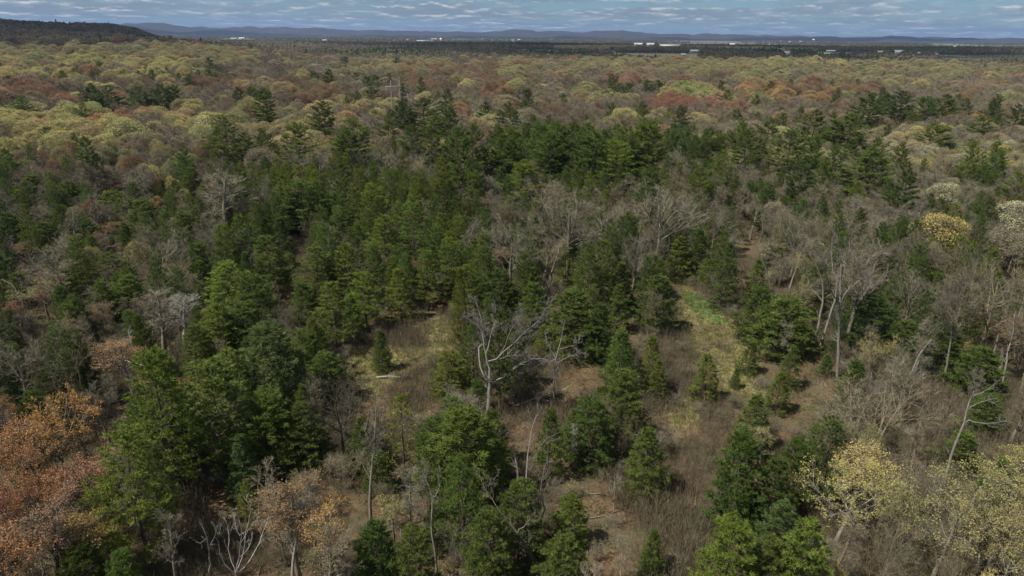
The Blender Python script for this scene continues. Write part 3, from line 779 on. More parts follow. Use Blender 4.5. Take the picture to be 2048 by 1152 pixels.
# tall mature pines standing above the canopy: pixel of the top, crown width, height
for x, yt, w, h, tone in [
    (708, 233, 74, 20, 'dark'), (690, 250, 50, 18, 'dark'), (778, 236, 44, 16, 'dark'), (800, 198, 32, 19, 'dark'), (845, 190, 62, 20, 'dark'), (868, 225, 44, 18, 'mid'), (898, 175, 24, 20, 'dark'), (901, 205, 42, 18, 'dark'),
    (918, 246, 66, 23, 'mid'), (946, 240, 50, 22, 'dark'), (749, 147, 27, 19, 'dark'), (710, 143, 20, 16, 'dark'), (729, 150, 20, 16, 'dark'), (742, 171, 32, 16, 'dark'), (794, 114, 24, 19, 'vdark'),
    (841, 152, 16, 17, 'dark'), (804, 164, 17, 19, 'vdark'), (971, 200, 28, 16, 'dark'), (1060, 175, 26, 18, 'dark'), (1127, 184, 14, 15, 'dark'), (1226, 147, 27, 20, 'dark'), (1237, 165, 32, 17, 'dark'),
    (1254, 164, 24, 16, 'dark'), (1295, 158, 26, 16, 'dark'), (1318, 158, 26, 16, 'dark'), (1055, 315, 72, 15, 'light'), (999, 264, 56, 19, 'mid'), (1030, 255, 56, 20, 'mid'), (1075, 240, 52, 20, 'dark'), (1098, 258, 56, 19, 'mid'),
    (1115, 238, 60, 21, 'mid'), (1146, 236, 56, 21, 'dark'), (1170, 250, 50, 20, 'mid'), (1194, 253, 54, 20, 'mid'), (1224, 273, 62, 18, 'light'), (1310, 238, 72, 21, 'light'), (1265, 262, 50, 18, 'dark'), (1358, 209, 32, 18, 'dark'),
    (1440, 159, 16, 18, 'dark'), (1457, 178, 27, 17, 'dark'), (1543, 160, 18, 15, 'dark'), (1498, 253, 54, 18, 'dark'), (1543, 231, 42, 17, 'mid'), (1587, 253, 90, 20, 'mid'), (1635, 215, 58, 19, 'mid'), (1704, 222, 80, 20, 'mid'),
    (1680, 240, 50, 17, 'mid'), (1745, 181, 52, 21, 'dark'), (1770, 173, 24, 20, 'dark'), (1806, 178, 54, 20, 'dark'), (1864, 191, 44, 19, 'dark'), (1895, 185, 42, 20, 'dark'), (1939, 195, 25, 17, 'dark'), (1974, 219, 42, 17, 'mid'),
    (1998, 185, 26, 20, 'dark'), (1861, 243, 68, 17, 'dark'), (1755, 268, 40, 17, 'dark'), (1750, 290, 88, 18, 'dark'), (1779, 246, 20, 12, 'dark'), (1833, 232, 32, 13, 'dark'), (2040, 205, 30, 17, 'dark'),
    (38, 190, 46, 16, 'dark'), (182, 164, 34, 20, 'dark'), (210, 168, 38, 19, 'vdark'), (196, 185, 40, 16, 'dark'), (273, 170, 44, 18, 'dark'), (318, 164, 44, 19, 'vdark'), (346, 167, 34, 18, 'vdark'), (475, 171, 28, 18, 'dark'), (499, 171, 34, 18, 'dark'),
    (532, 174, 44, 20, 'dark'), (644, 198, 42, 19, 'dark'), (448, 226, 56, 20, 'mid'), (485, 260, 42, 15, 'mid'), (523, 252, 44, 16, 'mid'), (588, 240, 58, 19, 'dark'), (55, 66, 16, 22, 'vdark'), (255, 77, 16, 22, 'vdark'),
    (412, 82, 20, 20, 'vdark'), (500, 85, 16, 20, 'vdark'), (371, 99, 14, 18, 'vdark'), (686, 112, 24, 19, 'dark'), (657, 136, 26, 19, 'dark'), (629, 142, 24, 17, 'dark'), (376, 147, 18, 16, 'dark'), (160, 205, 30, 15, 'mid'),
    (600, 130, 20, 15, 'dark'), (15, 150, 26, 15, 'dark'), (1480, 215, 26, 15, 'mid'), (820, 215, 26, 16, 'dark'), (1010, 175, 18, 14, 'dark')]:
    pine(x, yt, None, w * 1.30, 't', {'dark': 'mid', 'vdark': 'dark'}.get(tone, tone) if yt > 220 else {'dark': 'vdark'}.get(tone, tone), None, h * 1.12)

for a in [
    (1718, 735, 930, 275, 'multi', 'buff', 'wide many stemmed brown bare tree behind the yellow budding oak'),
    (450, 340, 505, 96, 'slim', 'grey', None), (535, 340, 480, 80, 'oak', 'grey', None), (1310, 350, 545, 175, 'oak', 'grey', 'broad fan shaped grey bare tree behind the grassy path'),
    (1130, 368, 560, 170, 'oak', 'grey', None), (1205, 400, 560, 130, 'oak', 'grey', None), (1025, 430, 600, 130, 'oak', 'grey', None), (640, 285, 400, 84, 'oak', 'grey', None), (1080, 340, 470, 110, 'oak', 'buff', None),
    (1690, 470, 700, 150, 'oak', 'grey', None), (1960, 490, 735, 170, 'oak', 'buff', None), (1890, 500, 725, 130, 'oak', 'brown', None), (2040, 520, 790, 140, 'oak', 'buff', None), (1800, 520, 690, 120, 'oak', 'grey', None),
    (160, 640, 850, 170, 'multi', 'brown', 'reddish brown many stemmed bare tree above the orange maples'), (60, 660, 840, 150, 'oak', 'grey', None), (210, 780, 930, 110, 'multi', 'dark', None),
    (120, 480, 620, 130, 'oak', 'grey', None), (330, 460, 590, 110, 'oak', 'grey', None), (330, 570, 720, 90, 'slim', 'grey', None), (170, 520, 650, 80, 'slim', 'brown', None), (370, 590, 700, 70, 'slim', 'silver', None),
    (690, 745, 930, 120, 'oak', 'dark', None), (745, 800, 1075, 70, 'slim', 'grey', 'slim grey bare tree leaning over dark pines near the bottom'), (820, 920, 1100, 70, 'slim', 'grey', None), (1800, 690, 830, 110, 'multi', 'grey', None),
    (1740, 1010, 1200, 130, 'multi', 'buff', None), (1900, 1040, 1230, 150, 'multi', 'buff', None), (590, 1000, 1200, 70, 'slim', 'silver', None), (650, 1040, 1230, 90, 'slim', 'buff', None), (230, 960, 1140, 100, 'slim', 'brown', None), (120, 1010, 1220, 100, 'slim', 'dark', None),
    (1146, 838, 952, 22, 'slim', 'silver', None), (1420, 400, 520, 90, 'oak', 'grey', None), (1580, 420, 560, 100, 'oak', 'grey', None), (1500, 380, 480, 90, 'oak', 'grey', None), (360, 1010, 1190, 60, 'slim', 'grey', None),
    (780, 290, 410, 90, 'oak', 'grey', None), (850, 300, 420, 90, 'oak', 'grey', None), (730, 290, 390, 70, 'oak', 'grey', None), (620, 300, 400, 90, 'oak', 'grey', None), (1350, 290, 380, 90, 'oak', 'grey', None)]:
    bare(*a)

for a in [
    (1669, 900, 1090, 215, 'yellow', 'bud', 'silver', 'yellow budding oak with thick pale trunk near the bottom edge'),
    (1850, 885, 1190, 235, 'olive', 'bud', 'grey', 'wide olive yellow budding oak right of the pale thick trunk'), (2025, 845, 1130, 200, 'yellow', 'bud', 'grey', 'pale yellow budding oak cut by the lower right frame edge'),
    (1975, 960, 1270, 180, 'olive', 'bud', 'grey', None), (1760, 960, 1180, 120, 'olive', 'bud', 'buff', None),
    (130, 800, 1015, 200, 'gold', 'bud', 'grey', 'large orange gold budding maple at the left edge'), (60, 880, 1090, 170, 'orange', 'bud', 'brown', None), (25, 960, 1210, 180, 'pink', 'bud', 'brown', 'reddish pink budding maple in the lower left corner'),
    (115, 920, 1140, 150, 'orange', 'bud', 'brown', None), (160, 985, 1210, 140, 'rust', 'budslim', 'grey', None), (70, 1040, 1290, 160, 'orange', 'budslim', 'brown', None), (15, 860, 1040, 120, 'orange', 'budslim', 'brown', None), (225, 1010, 1200, 100, 'gold', 'budslim', 'grey', None), (190, 905, 1080, 110, 'orange', 'budslim', 'grey', None), (205, 855, 1000, 80, 'rust', 'budslim', 'grey', None), (600, 955, 1190, 140, 'rust', 'budslim', 'buff', 'rust brown budding tree right of the white dead crown'),
    (672, 1005, 1200, 110, 'gold', 'budslim', 'grey', None), (792, 985, 1095, 60, 'yellow', 'budslim', 'grey', 'small yellow budding tree among dark pines near the bottom'), (272, 668, 800, 92, 'gold', 'budslim', 'silver', 'golden budding tree around a broken white snag'),
    (102, 565, 660, 32, 'red', 'budslim', 'grey', None), (30, 600, 665, 56, 'red', 'budslim', 'grey', None), (215, 600, 700, 50, 'rust', 'budslim', 'grey', None), (235, 440, 500, 50, 'rust', 'budslim', 'grey', None), (60, 480, 545, 50, 'rust', 'budslim', 'grey', None),
    (1858, 420, 545, 120, 'yellow', 'bud', 'grey', 'bright yellow domed oak standing out on the right'), (2020, 395, 510, 125, 'pale', 'bud', 'grey', None), (1875, 362, 455, 85, 'pale', 'bud', 'grey', None), (2010, 450, 560, 110, 'tan', 'bud', 'grey', None),
    (535, 290, 390, 84, 'tan', 'bud', 'grey', None), (197, 290, 352, 48, 'red', 'bud', 'grey', 'small crimson maple above the left pine thicket'), (382, 288, 352, 48, 'red', 'bud', 'grey', None), (235, 360, 405, 40, 'orange', 'bud', 'grey', 'orange maple poking out of the left pine thicket'), (317, 390, 432, 32, 'gold', 'bud', 'grey', None),
    (1010, 492, 545, 60, 'rust', 'budslim', 'grey', None), (100, 545, 640, 110, 'olive', 'bud', 'grey', None), (1990, 620, 760, 90, 'rust', 'budslim', 'buff', None)]:
    bud(*a)
N_EXPL = len(ITEMS)

# ------------------------------------------------------------------ traced dead and leaning trees
HEROES = []
def C5(p): return [(674 + x / 2.925, 380 + y / 2.925) for x, y in p]
def C6(p): return [(1348 + x / 2.925, 380 + y / 2.925) for x, y in p]
def C7(p): return [(x / 2.925, 758 + y / 2.925) for x, y in p]
def C8(p): return [(674 + x / 2.925, 758 + y / 2.925) for x, y in p]
def C9(p): return [(1348 + x / 2.925, 758 + y / 2.925) for x, y in p]
def C4(p): return [(x / 2.925, 380 + y / 2.925) for x, y in p]


def hero(label, limbs, basepx, r0, bark, seed, twigs=1.0, cat='dead tree', name='dead_tree', twigscale=1.0, group=None):
    """limbs: pixel polylines; first is the trunk.  All hang on the vertical plane of the base with depth added per limb."""
    rg = np.random.default_rng(seed)
    B = ground_at(*basepx); Y = B[1]; B[2] -= .1
    root = thing(name, label, cat, tuple(B), group)
    allP = []; allR = []; trunk_pts = None
    for i, lp in enumerate(limbs):
        pts = np.array([on_plane(x, y, Y) for x, y in lp]) - B
        if i == 0: pts[0] = (0, 0, 0)
        k = 10; pts = resample(pts, k)
        wob = rg.normal(0, .035, (k, 3)); wob[0] = 0
        dep = np.zeros(k)
        if i > 0:
            L = np.linalg.norm(np.diff(pts, axis=0), axis=1).sum()
            # start depth from nearest point on earlier limbs
            prev = np.concatenate(allP); j = np.argmin(np.linalg.norm((prev - pts[0])[:, [0, 2]], axis=1))
            rs = np.concatenate(allR)[j] * .62
            dep = prev[j, 1] + (rg.choice([-1, 1]) * rg.uniform(.15, .5)) * L * np.linspace(0, 1, k) ** 1.2 + rg.normal(0, .04, k)
            dep[0] = prev[j, 1]; pts[0] = prev[j]
        else: rs = r0
        # a point pushed back in depth slides along its view ray
        for q in range(k):
            if i > 0 and q > 0:
                W = pts[q] + B; d = W - np.array([0, 0, H]); W = np.array([0, 0, H]) + d * ((Y + dep[q]) / d[1]); pts[q] = W - B
        pts = pts + wob
        rad = rs * np.linspace(1, .38 if i == 0 else .22, k)
        allP.append(pts); allR.append(rad)
        g = Geo(); tubes(g, pts[None], np.maximum(rad, .012)[None], 8 if rs > .08 else 5)
        o = link('trunk' if i == 0 else 'limb', g.mesh('limb', MAT_BARK, True), root); o['bark'] = BARKC[bark] if isinstance(bark, str) else bark
    P = np.array(allP); R = np.array(allR)
    Lp = np.linalg.norm(np.diff(P, axis=1), axis=2).sum(1)
    g = Geo(); n2 = np.maximum(1, np.round(Lp * 1.6 * twigs)).astype(int); n2[0] = int(n2[0] * .35)
    P2, R2 = grow(rg, P, R, n2, .30, (.45, 1.0), .32 * twigscale, .25, .13, 5, 1.0, .5, np.minimum(Lp, 5), .55)
    tubes(g, P2, np.maximum(R2, .009), 3)
    P3, R3 = grow(rg, P2, R2, max(1, int(round(4 * twigs))), .2, (.35, .9), .55, .2, .15, 3, 1.0, .3, None, .6)
    ribbons(g, P3, np.maximum(R3[:, 0] * 1.6, .026), rg)
    P4, R4 = grow(rg, P3, R3, max(1, int(round(3 * twigs))), .15, (.35, .9), .7, .1, .15, 3, 1.0, .22, None, .6)
    ribbons(g, P4, np.full(len(P4), .022), rg)
    o = link('crown', g.mesh('crown', MAT_BARK), root); o['bark'] = [float(v) * .72 for v in (BARKC[bark] if isinstance(bark, str) else bark)]
    allpx = np.array([p for l in limbs for p in l])
    HEROES.append(dict(P=B, D=math.hypot(B[0], B[1]), box=(allpx[:, 0].min(), allpx[:, 1].min(), allpx[:, 0].max(), allpx[:, 1].max())))
    return root


hero('big forked grey dead oak with spreading limbs in the centre', [
    [(978, 838), (978, 800), (980, 772), (980, 735), (972, 708)],
    C5([(890, 1140), (850, 1080), (832, 1000), (830, 920), (870, 870), (850, 780), (810, 640)]),
    C5([(880, 1000), (920, 1000), (960, 960), (1050, 880), (1120, 810), (1180, 770), (1245, 630)]),
    C5([(900, 1130), (1000, 1080), (1060, 1030), (1130, 990), (1200, 985), (1290, 1000)]),
    C5([(870, 950), (850, 850), (820, 760), (760, 720)]), C5([(880, 960), (900, 850), (930, 760), (925, 660)]),
    C5([(960, 960), (1000, 860), (1040, 780), (1080, 720)]), C5([(1050, 880), (1100, 860), (1170, 850)]), C5([(930, 1000), (1000, 970), (1100, 965)])],
    (978, 838), .34, (.235, .215, .185), 1, 1.9, 'dead tree')
hero('white bleached dead crown of many forked limbs at the bottom edge', [
    [(480, 1215), (478, 1185), (475, 1160), (473, 1145)],
    C7([(1385, 1140), (1350, 1060), (1335, 980), (1345, 900), (1325, 840), (1300, 800)]), C7([(1385, 1130), (1400, 1030), (1412, 930), (1405, 840), (1385, 740)]),
    C7([(1388, 1130), (1425, 1020), (1440, 900), (1455, 810), (1475, 760), (1430, 690)]), C7([(1392, 1140), (1460, 1060), (1515, 960), (1560, 850), (1590, 760), (1585, 690)]),
    C7([(1380, 1140), (1330, 1100), (1290, 1040), (1272, 960), (1268, 930)]), C7([(1515, 960), (1530, 880), (1528, 820), (1490, 765)]), C7([(1338, 1000), (1305, 930), (1265, 860)]),
    C7([(1410, 930), (1380, 870), (1370, 800)]), C7([(1440, 900), (1480, 850), (1510, 820)]), C7([(1560, 850), (1600, 800), (1640, 670)]), C7([(1345, 900), (1370, 840), (1365, 780)]), C7([(1425, 1020), (1470, 960), (1480, 890)])],
    (480, 1215), .17, (.44, .425, .40), 2, .45, twigscale=.5)
hero('slim silver dead trunk left of the white dead crown', [C7([(1235, 1190), (1225, 1100), (1225, 1020), (1205, 920), (1180, 850)]), C7([(1222, 1000), (1250, 940), (1275, 860)]), C7([(1210, 940), (1170, 960), (1130, 940)])], (1235 / 2.925, 758 + 1190 / 2.925), .085, 'silver', 3, .8)
hero('tall silver snag with twin stems in front of the leafy gap', [
    C8([(1172, 965), (1150, 840), (1115, 700), (1060, 580), (1045, 460)]), C8([(1045, 470), (1020, 360), (980, 240)]), C8([(1048, 450), (1090, 380), (1100, 220)]),
    C8([(1112, 690), (1110, 560), (1115, 420), (1140, 280), (1200, 170)]), C8([(1165, 900), (1195, 820), (1212, 760), (1190, 640), (1205, 540), (1232, 460)]), C8([(1115, 560), (1190, 390), (1250, 330)])],
    (674 + 1172 / 2.925, 758 + 965 / 2.925), .18, (.25, .23, .20), 4, .8)
hero('dark leaning bare tree at the bottom centre edge', [C8([(1175, 1160), (1140, 1040), (1090, 940), (1000, 830), (960, 780)]), C8([(960, 780), (900, 690), (870, 650), (830, 560)]), C8([(1090, 940), (1000, 930), (900, 960)]), C8([(1050, 890), (1100, 860), (1150, 790)]), C8([(920, 700), (900, 620), (940, 560)])],
     (674 + 1175 / 2.925, 758 + 1160 / 2.925), .17, 'grey', 5, 1.5, 'bare tree', 'leaning_tree')
hero('thin pale trunk with a kink beside dark pines at the bottom', [C8([(590, 1180), (572, 1010), (550, 860), (548, 800), (568, 710), (540, 620), (500, 540)]), C8([(548, 800), (500, 775), (468, 755)]), C8([(565, 700), (600, 640), (590, 560)])], (674 + 590 / 2.925, 758 + 1180 / 2.925), .11, (.25, .23, .20), 6, 1.2, 'bare tree', 'bare_tree')
hero('small white leafless sapling standing in brown brush', [C8([(1620, 785), (1622, 680), (1626, 560)]), C8([(1620, 720), (1590, 660), (1582, 610)]), C8([(1621, 700), (1655, 640), (1668, 600)]), C8([(1622, 650), (1600, 600), (1600, 570)]), C8([(1622, 640), (1645, 590), (1648, 565)])], (674 + 1620 / 2.925, 758 + 785 / 2.925), .055, 'silver', 7, .9, 'sapling', 'sapling', .8)
hero('pale slim bare tree right of the forked dead oak', [[(1108, 812), (1108, 760), (1108, 730), (1120, 690), (1130, 640)], [(1108, 728), (1140, 712), (1165, 705)], [(1108, 722), (1085, 725), (1060, 740)], [(1112, 715), (1095, 690), (1090, 665)], [(1118, 700), (1150, 690), (1160, 675)]], (1108, 812), .12, (.25, .23, .20), 8, 1.6, 'bare tree', 'bare_tree')
hero('pale leaning trunk, leftmost of the three by the path', [C6([(805, 945), (840, 820), (870, 660), (875, 560), (830, 430)]), C6([(870, 650), (790, 560), (775, 470)]), C6([(870, 640), (930, 600), (950, 560)])], (1348 + 805 / 2.925, 380 + 945 / 2.925), .22, (.23, .21, .175), 9, 1.2, 'bare tree', 'bare_tree', group='leaning trunks by the path')
hero('pale leaning trunk, middle of the three by the path', [C6([(843, 955), (880, 840), (920, 710), (945, 640), (960, 480)]), C6([(930, 690), (1000, 600), (1060, 520)])], (1348 + 843 / 2.925, 380 + 955 / 2.925), .22, (.23, .21, .175), 10, 1.2, 'bare tree', 'bare_tree', group='leaning trunks by the path')
hero('thick upright pale trunk, rightmost of the three by the path', [C6([(955, 1095), (965, 900), (965, 760), (975, 640), (980, 430)]), C6([(975, 640), (1040, 560), (1080, 440), (1130, 350)]), C6([(970, 680), (900, 560), (880, 420), (820, 330)]), C6([(1010, 600), (1100, 510), (1190, 490)]), C6([(978, 560), (930, 480), (920, 350), (930, 270)]), C6([(980, 500), (1020, 380), (1030, 280)])],
     (1348 + 955 / 2.925, 380 + 1095 / 2.925), .25, (.22, .20, .17), 11, 1.8, 'bare tree', 'bare_tree', group='leaning trunks by the path')
hero('grey broken snag leaning out of the broad pine by the path', [C6([(605, 790), (570, 600), (540, 470), (490, 350), (470, 310)]), C6([(475, 320), (430, 280), (400, 240)]), C6([(490, 350), (520, 220), (500, 60)]), C6([(550, 560), (500, 520), (460, 500)])], (1348 + 605 / 2.925, 380 + 790 / 2.925), .17, 'grey', 12, .6)
hero('leaning grey bare trunk rising from the yellow oaks on the right', [C9([(1570, 640), (1610, 480), (1690, 270), (1740, 100), (1760, 60)]), C9([(1745, 100), (1840, 60), (1910, 0)]), C9([(1755, 60), (1740, -20), (1700, -60)]), C9([(1720, 170), (1800, 130), (1900, 110)]), C9([(1700, 235), (1820, 260), (1980, 250)])], (1348 + 1570 / 2.925, 758 + 640 / 2.925), .17, (.225, .205, .175), 13, .9, 'bare tree', 'leaning_tree')
hero('strongly leaning brown bare tree right of the three pale trunks', [C6([(1355, 1150), (1450, 940), (1560, 820), (1640, 760)]), C6([(1640, 760), (1750, 660), (1850, 560)]), C6([(1600, 790), (1680, 650), (1690, 520)]), C6([(1500, 880), (1560, 730), (1620, 620)])], (1348 + 1355 / 2.925, 380 + 1150 / 2.925), .18, (.20, .175, .14), 14, 2.0, 'bare tree', 'leaning_tree', 1.3)
hero('dark straight bare trunk below the leaning brown tree', [C6([(1572, 1165), (1600, 1000), (1620, 860), (1640, 700)]), C6([(1620, 860), (1680, 780), (1720, 680)]), C6([(1625, 830), (1580, 760), (1560, 690)])], (1348 + 1572 / 2.925, 380 + 1165 / 2.925), .17, 'grey', 15, 1.6, 'bare tree', 'bare_tree', 1.3)
hero('pale curved bare trunk near the right edge', [C6([(1848, 1030), (1880, 920), (1910, 810), (1930, 650), (1900, 520)]), C6([(1915, 780), (1960, 660), (1990, 560)])], (1348 + 1848 / 2.925, 380 + 1030 / 2.925), .14, (.25, .23, .20), 16, 1.6, 'bare tree', 'bare_tree', 1.3)
hero('slim pale straight trunk close to the right frame edge', [C6([(1920, 1150), (1945, 1000), (1980, 850), (1995, 700)]), C6([(1985, 800), (2030, 700), (2050, 600)])], (1348 + 1920 / 2.925, 380 + 1150 / 2.925), .14, 'silver', 17, 1.3, 'bare tree', 'bare_tree', 1.3)
hero('broken white snag inside the golden budding tree', [C4([(905, 1130), (850, 1040), (800, 960), (770, 910), (750, 820)]), C4([(760, 880), (730, 870)]), C4([(755, 850), (772, 815)]), C4([(830, 1020), (760, 1005), (680, 980)])], (905 / 2.925, 380 + 1130 / 2.925), .12, (.45, .43, .41), 18, .3)
hero('white curved bare tree at the left frame edge', [C4([(152, 730), (125, 640), (75, 555), (10, 520)]), C4([(110, 610), (60, 620), (0, 625)]), C4([(125, 640), (130, 560), (100, 480)])], (152 / 2.925, 380 + 730 / 2.925), .11, 'silver', 19, 1.0)
hero('small pale snag poking up in the lower left corner', [C7([(255, 1180), (255, 1120), (238, 1060), (262, 990)]), C7([(240, 1070), (215, 1020)])], (255 / 2.925, 758 + 1180 / 2.925), .08, 'silver', 20, .3)


def log(label, a, b, r, br):
    A = ground_at(*a); B = ground_at(*b); A[2] += r * .8; B[2] += r * .6 + .5
    root = thing('fallen_log', label, 'log', tuple(A - [0, 0, r]))
    o0 = A - [0, 0, r]
    P = resample(np.array([A, (A + B) / 2 + [0, .15, .12], B]) - o0, 8)
    g = Geo(); tubes(g, P[None], (r * np.linspace(1, .45, 8))[None], 7)
    o = link('trunk', g.mesh('log', MAT_BARK, True), root); o['bark'] = BARKC['silver']
    g = Geo(); rg = np.random.default_rng(int(a[0]))
    P2, R2 = grow(rg, P[None], np.full((1, 8), r * .6), br, .3, (.4, .9), .35, .2, .1, 5)
    for a_, b_ in zip(P2, R2):
        g = Geo(); tubes(g, a_[None], np.maximum(b_, .02)[None], 4); o = link('branch', g.mesh('branch', MAT_BARK), root); o['bark'] = BARKC['silver']
    pass
log('bleached fallen limb lying right of the forked dead oak', (1019, 818), (1132, 786), .13, 5)
log('pale fallen log lying below the lone young pine', (753, 756), (803, 762), .12, 3)
log('thin fallen branch on leaf litter beside the leafy gap', (1050, 780), (1085, 770), .08, 3)

# ------------------------------------------------------------------ fill of the near wood
rg = np.random.default_rng(2024)
EX = np.array([i['P'][:2] for i in ITEMS] + [h['P'][:2] for h in HEROES])
EXR = np.array([i['r'] for i in ITEMS] + [1.2] * len(HEROES))
KEEP = [(i['box'], i['D'], 1.0) for i in ITEMS if i['D'] < 230] + [(h['box'], h['D'], .22) for h in HEROES]
KB = np.array([k[0] for k in KEEP]); KD = np.array([k[1] for k in KEEP]); KL = np.array([k[2] for k in KEEP])


def covers_open(box):
    us = np.linspace(box[0], box[2], 5); vs = np.linspace(box[1], box[3], 6); U_, V_ = np.meshgrid(us, vs); U_, V_ = U_.ravel(), V_.ravel()
    m = np.zeros(len(U_), bool)
    for q in OPEN: m |= in_poly(U_, V_, q)
    return m.mean() > .22


def blocked(box, D):
    ix = np.minimum(KB[:, 2], box[2]) - np.maximum(KB[:, 0], box[0]); iy = np.minimum(KB[:, 3], box[3]) - np.maximum(KB[:, 1], box[1])
    a = np.clip(ix, 0, None) * np.clip(iy, 0, None); A = (KB[:, 2] - KB[:, 0]) * (KB[:, 3] - KB[:, 1])
    return np.any((D < KD - 1.0) & (a / A > .36 * KL))


def zone(u, v):
    """(pine, bare, budding, shrub) weights; they need not sum to one (the rest stays open)"""
    if v > 860:
        if u < 260: return (.16, .30, .34, .20)
        if u < 1000: return (.34, .30, .10, .26)
        if u < 1420: return (.12, .24, .02, .58)
        if u < 1640: return (.35, .12, .05, .3)
        return (.04, .42, .26, .28)
    if v > 620:
        if u < 450: return (.36, .42, .07, .15)
        if u < 960: return (.34, .20, .02, .3)
        if u < 1340: return (.42, .22, .02, .2)
        if u < 1640: return (.22, .26, .02, .45)
        return (.22, .46, .03, .29)
    if v > 400:
        if u < 460: return (.40, .42, .07, .1)
        if u < 960: return (.74, .14, .01, .08)
        if u < 1480: return (.40, .48, .01, .1)
        return (.16, .42, .38, .04) if (u > 1740 and v < 500) else (.34, .48, .08, .1)
    if v > 345:
        if u < 430: return (.05, .70, .22, .0)
        if u < 700: return (.08, .78, .12, .0)
        if u < 1480: return (.18, .66, .05, .0)
        return (.06, .34, .58, .0) if u > 1640 else (.12, .62, .26, .0)
    return None


sp = 2.85; gx, gy = np.meshgrid(np.arange(-190, 190, sp), np.arange(30, 245, sp))
gx = gx + rg.uniform(-.45, .45, gx.shape) * sp; gy = gy + rg.uniform(-.45, .45, gy.shape) * sp
gx = gx.ravel(); gy = gy.ravel(); perm = rg.permutation(len(gx)); gx, gy = gx[perm], gy[perm]
G3 = np.stack([gx, gy, height(gx, gy)], 1); UV = project(G3)
for p, (u, v) in zip(G3, UV):
    if u < -160 or u > 2200 or v > 1420 or v < 348: continue
    z = zone(u, v)
    w = rg.random()
    if any(in_poly(np.array([u]), np.array([v]), q)[0] for q in OPEN):
        if v > 640 and rg.random() < .34:
            h_ = rg.uniform(.9, 2.4); kk = rg.choice(['shrub', 'gshrub', 'shrub', 'pine'])
            if kk == 'pine': tree_item('pine', 'd', p, h_ * .9, h_ * .3, PINE_T[rg.choice(['light', 'mid'])], BARKC['pine'])
            else: tree_item('shrub', kk, p, h_, h_ * .45, LEAF[rg.choice(['green', 'olive'])] if kk == 'gshrub' else (1, 1, 1), BARKC[rg.choice(['grey', 'buff', 'brown'])])
        continue
    d = np.hypot(EX[:, 0] - p[0], EX[:, 1] - p[1])
    if np.any(d < 1.1 + .45 * EXR): continue
    D = math.hypot(p[0], p[1])
    far_ = sstep(110, 200, D)
    if w < z[0]:
        if 980 < u < 1480 and v < 400 or rg.random() < .10 * far_: k_, h_, r_ = 't', rg.uniform(15, 20), rg.uniform(2.8, 4.0)
        elif rg.random() < .45: k_, h_, r_ = 'm', rg.uniform(9, 15), rg.uniform(1.9, 2.8)
        else: k_, h_, r_ = ('b' if (u < 460 or rg.random() < .4) else 'y'), rg.uniform(4.5, 10), rg.uniform(1.4, 2.4)
        if 560 < u < 960 and 400 < v < 650: tone = rg.choice(['light', 'yellow', 'mid', 'mid'])
        else: tone = rg.choice(['mid', 'dark', 'dark', 'light', 'blue'])
        a = ('pine', k_, p, h_, r_, PINE_T[tone], BARKC['pine'])
    elif w < z[0] + z[1]:
        k_ = rg.choice(['oak', 'slim', 'slim', 'multi'] if v < 620 else ['slim', 'slim', 'multi'])
        h_ = rg.uniform(7, 14) * ((.75 if v < 400 else 1.0) if v < 620 else .72); r_ = h_ * {'oak': .30, 'slim': .16, 'multi': .32}[k_] * rg.uniform(.85, 1.15)
        if D > 165 and k_ != 'slim': k_ = 'fb'
        a = ('bare', k_, p, h_, r_, (1, 1, 1), BARKC[rg.choice(['grey', 'grey', 'buff', 'brown'])])
    elif w < z[0] + z[1] + z[2]:
        if u > 1400: lf = rg.choice(['yellow', 'olive', 'pale', 'pale', 'tan'] if v < 600 else ['yellow', 'olive', 'olive'])
        elif v > 800: lf = rg.choice(['orange', 'gold', 'orange', 'rust'] if u < 300 else ['olive', 'gold', 'green', 'rust'])
        else: lf = rg.choice(['rust', 'tan', 'olive', 'tan', 'olive', 'rust', 'red'] if v > 420 else ['olive', 'tan', 'olive', 'yellow', 'rust'])
        h_ = rg.uniform(5, 10) if v > 400 else rg.uniform(9, 14)
        a = ('bud', 'fy' if D > 135 else rg.choice(['bud', 'budslim']), p, h_, h_ * rg.uniform(.22, .34), LEAF[lf], BARKC['grey'])
    elif w < sum(z):
        h_ = rg.uniform(2.4, 4.8); gs = rg.random() < .45; a = ('shrub', 'gshrub' if gs else 'shrub', p, h_ * (.75 if gs else 1), h_ * .45, LEAF[rg.choice(['green', 'green', 'olive'])] if gs else (1, 1, 1), BARKC[rg.choice(['grey', 'buff', 'brown'])])
    else: continue
    top = project(p + np.array([0, 0, a[3]]))[0]; k = px_per_m(p)
    if blocked((top[0] - a[4] * k, top[1], top[0] + a[4] * k, v), D) or (a[0] != 'shrub' and v < 1150 and covers_open((top[0] - a[4] * k, top[1], top[0] + a[4] * k, v))): continue
    tree_item(*a)

print('items', len(ITEMS), 'explicit', N_EXPL)

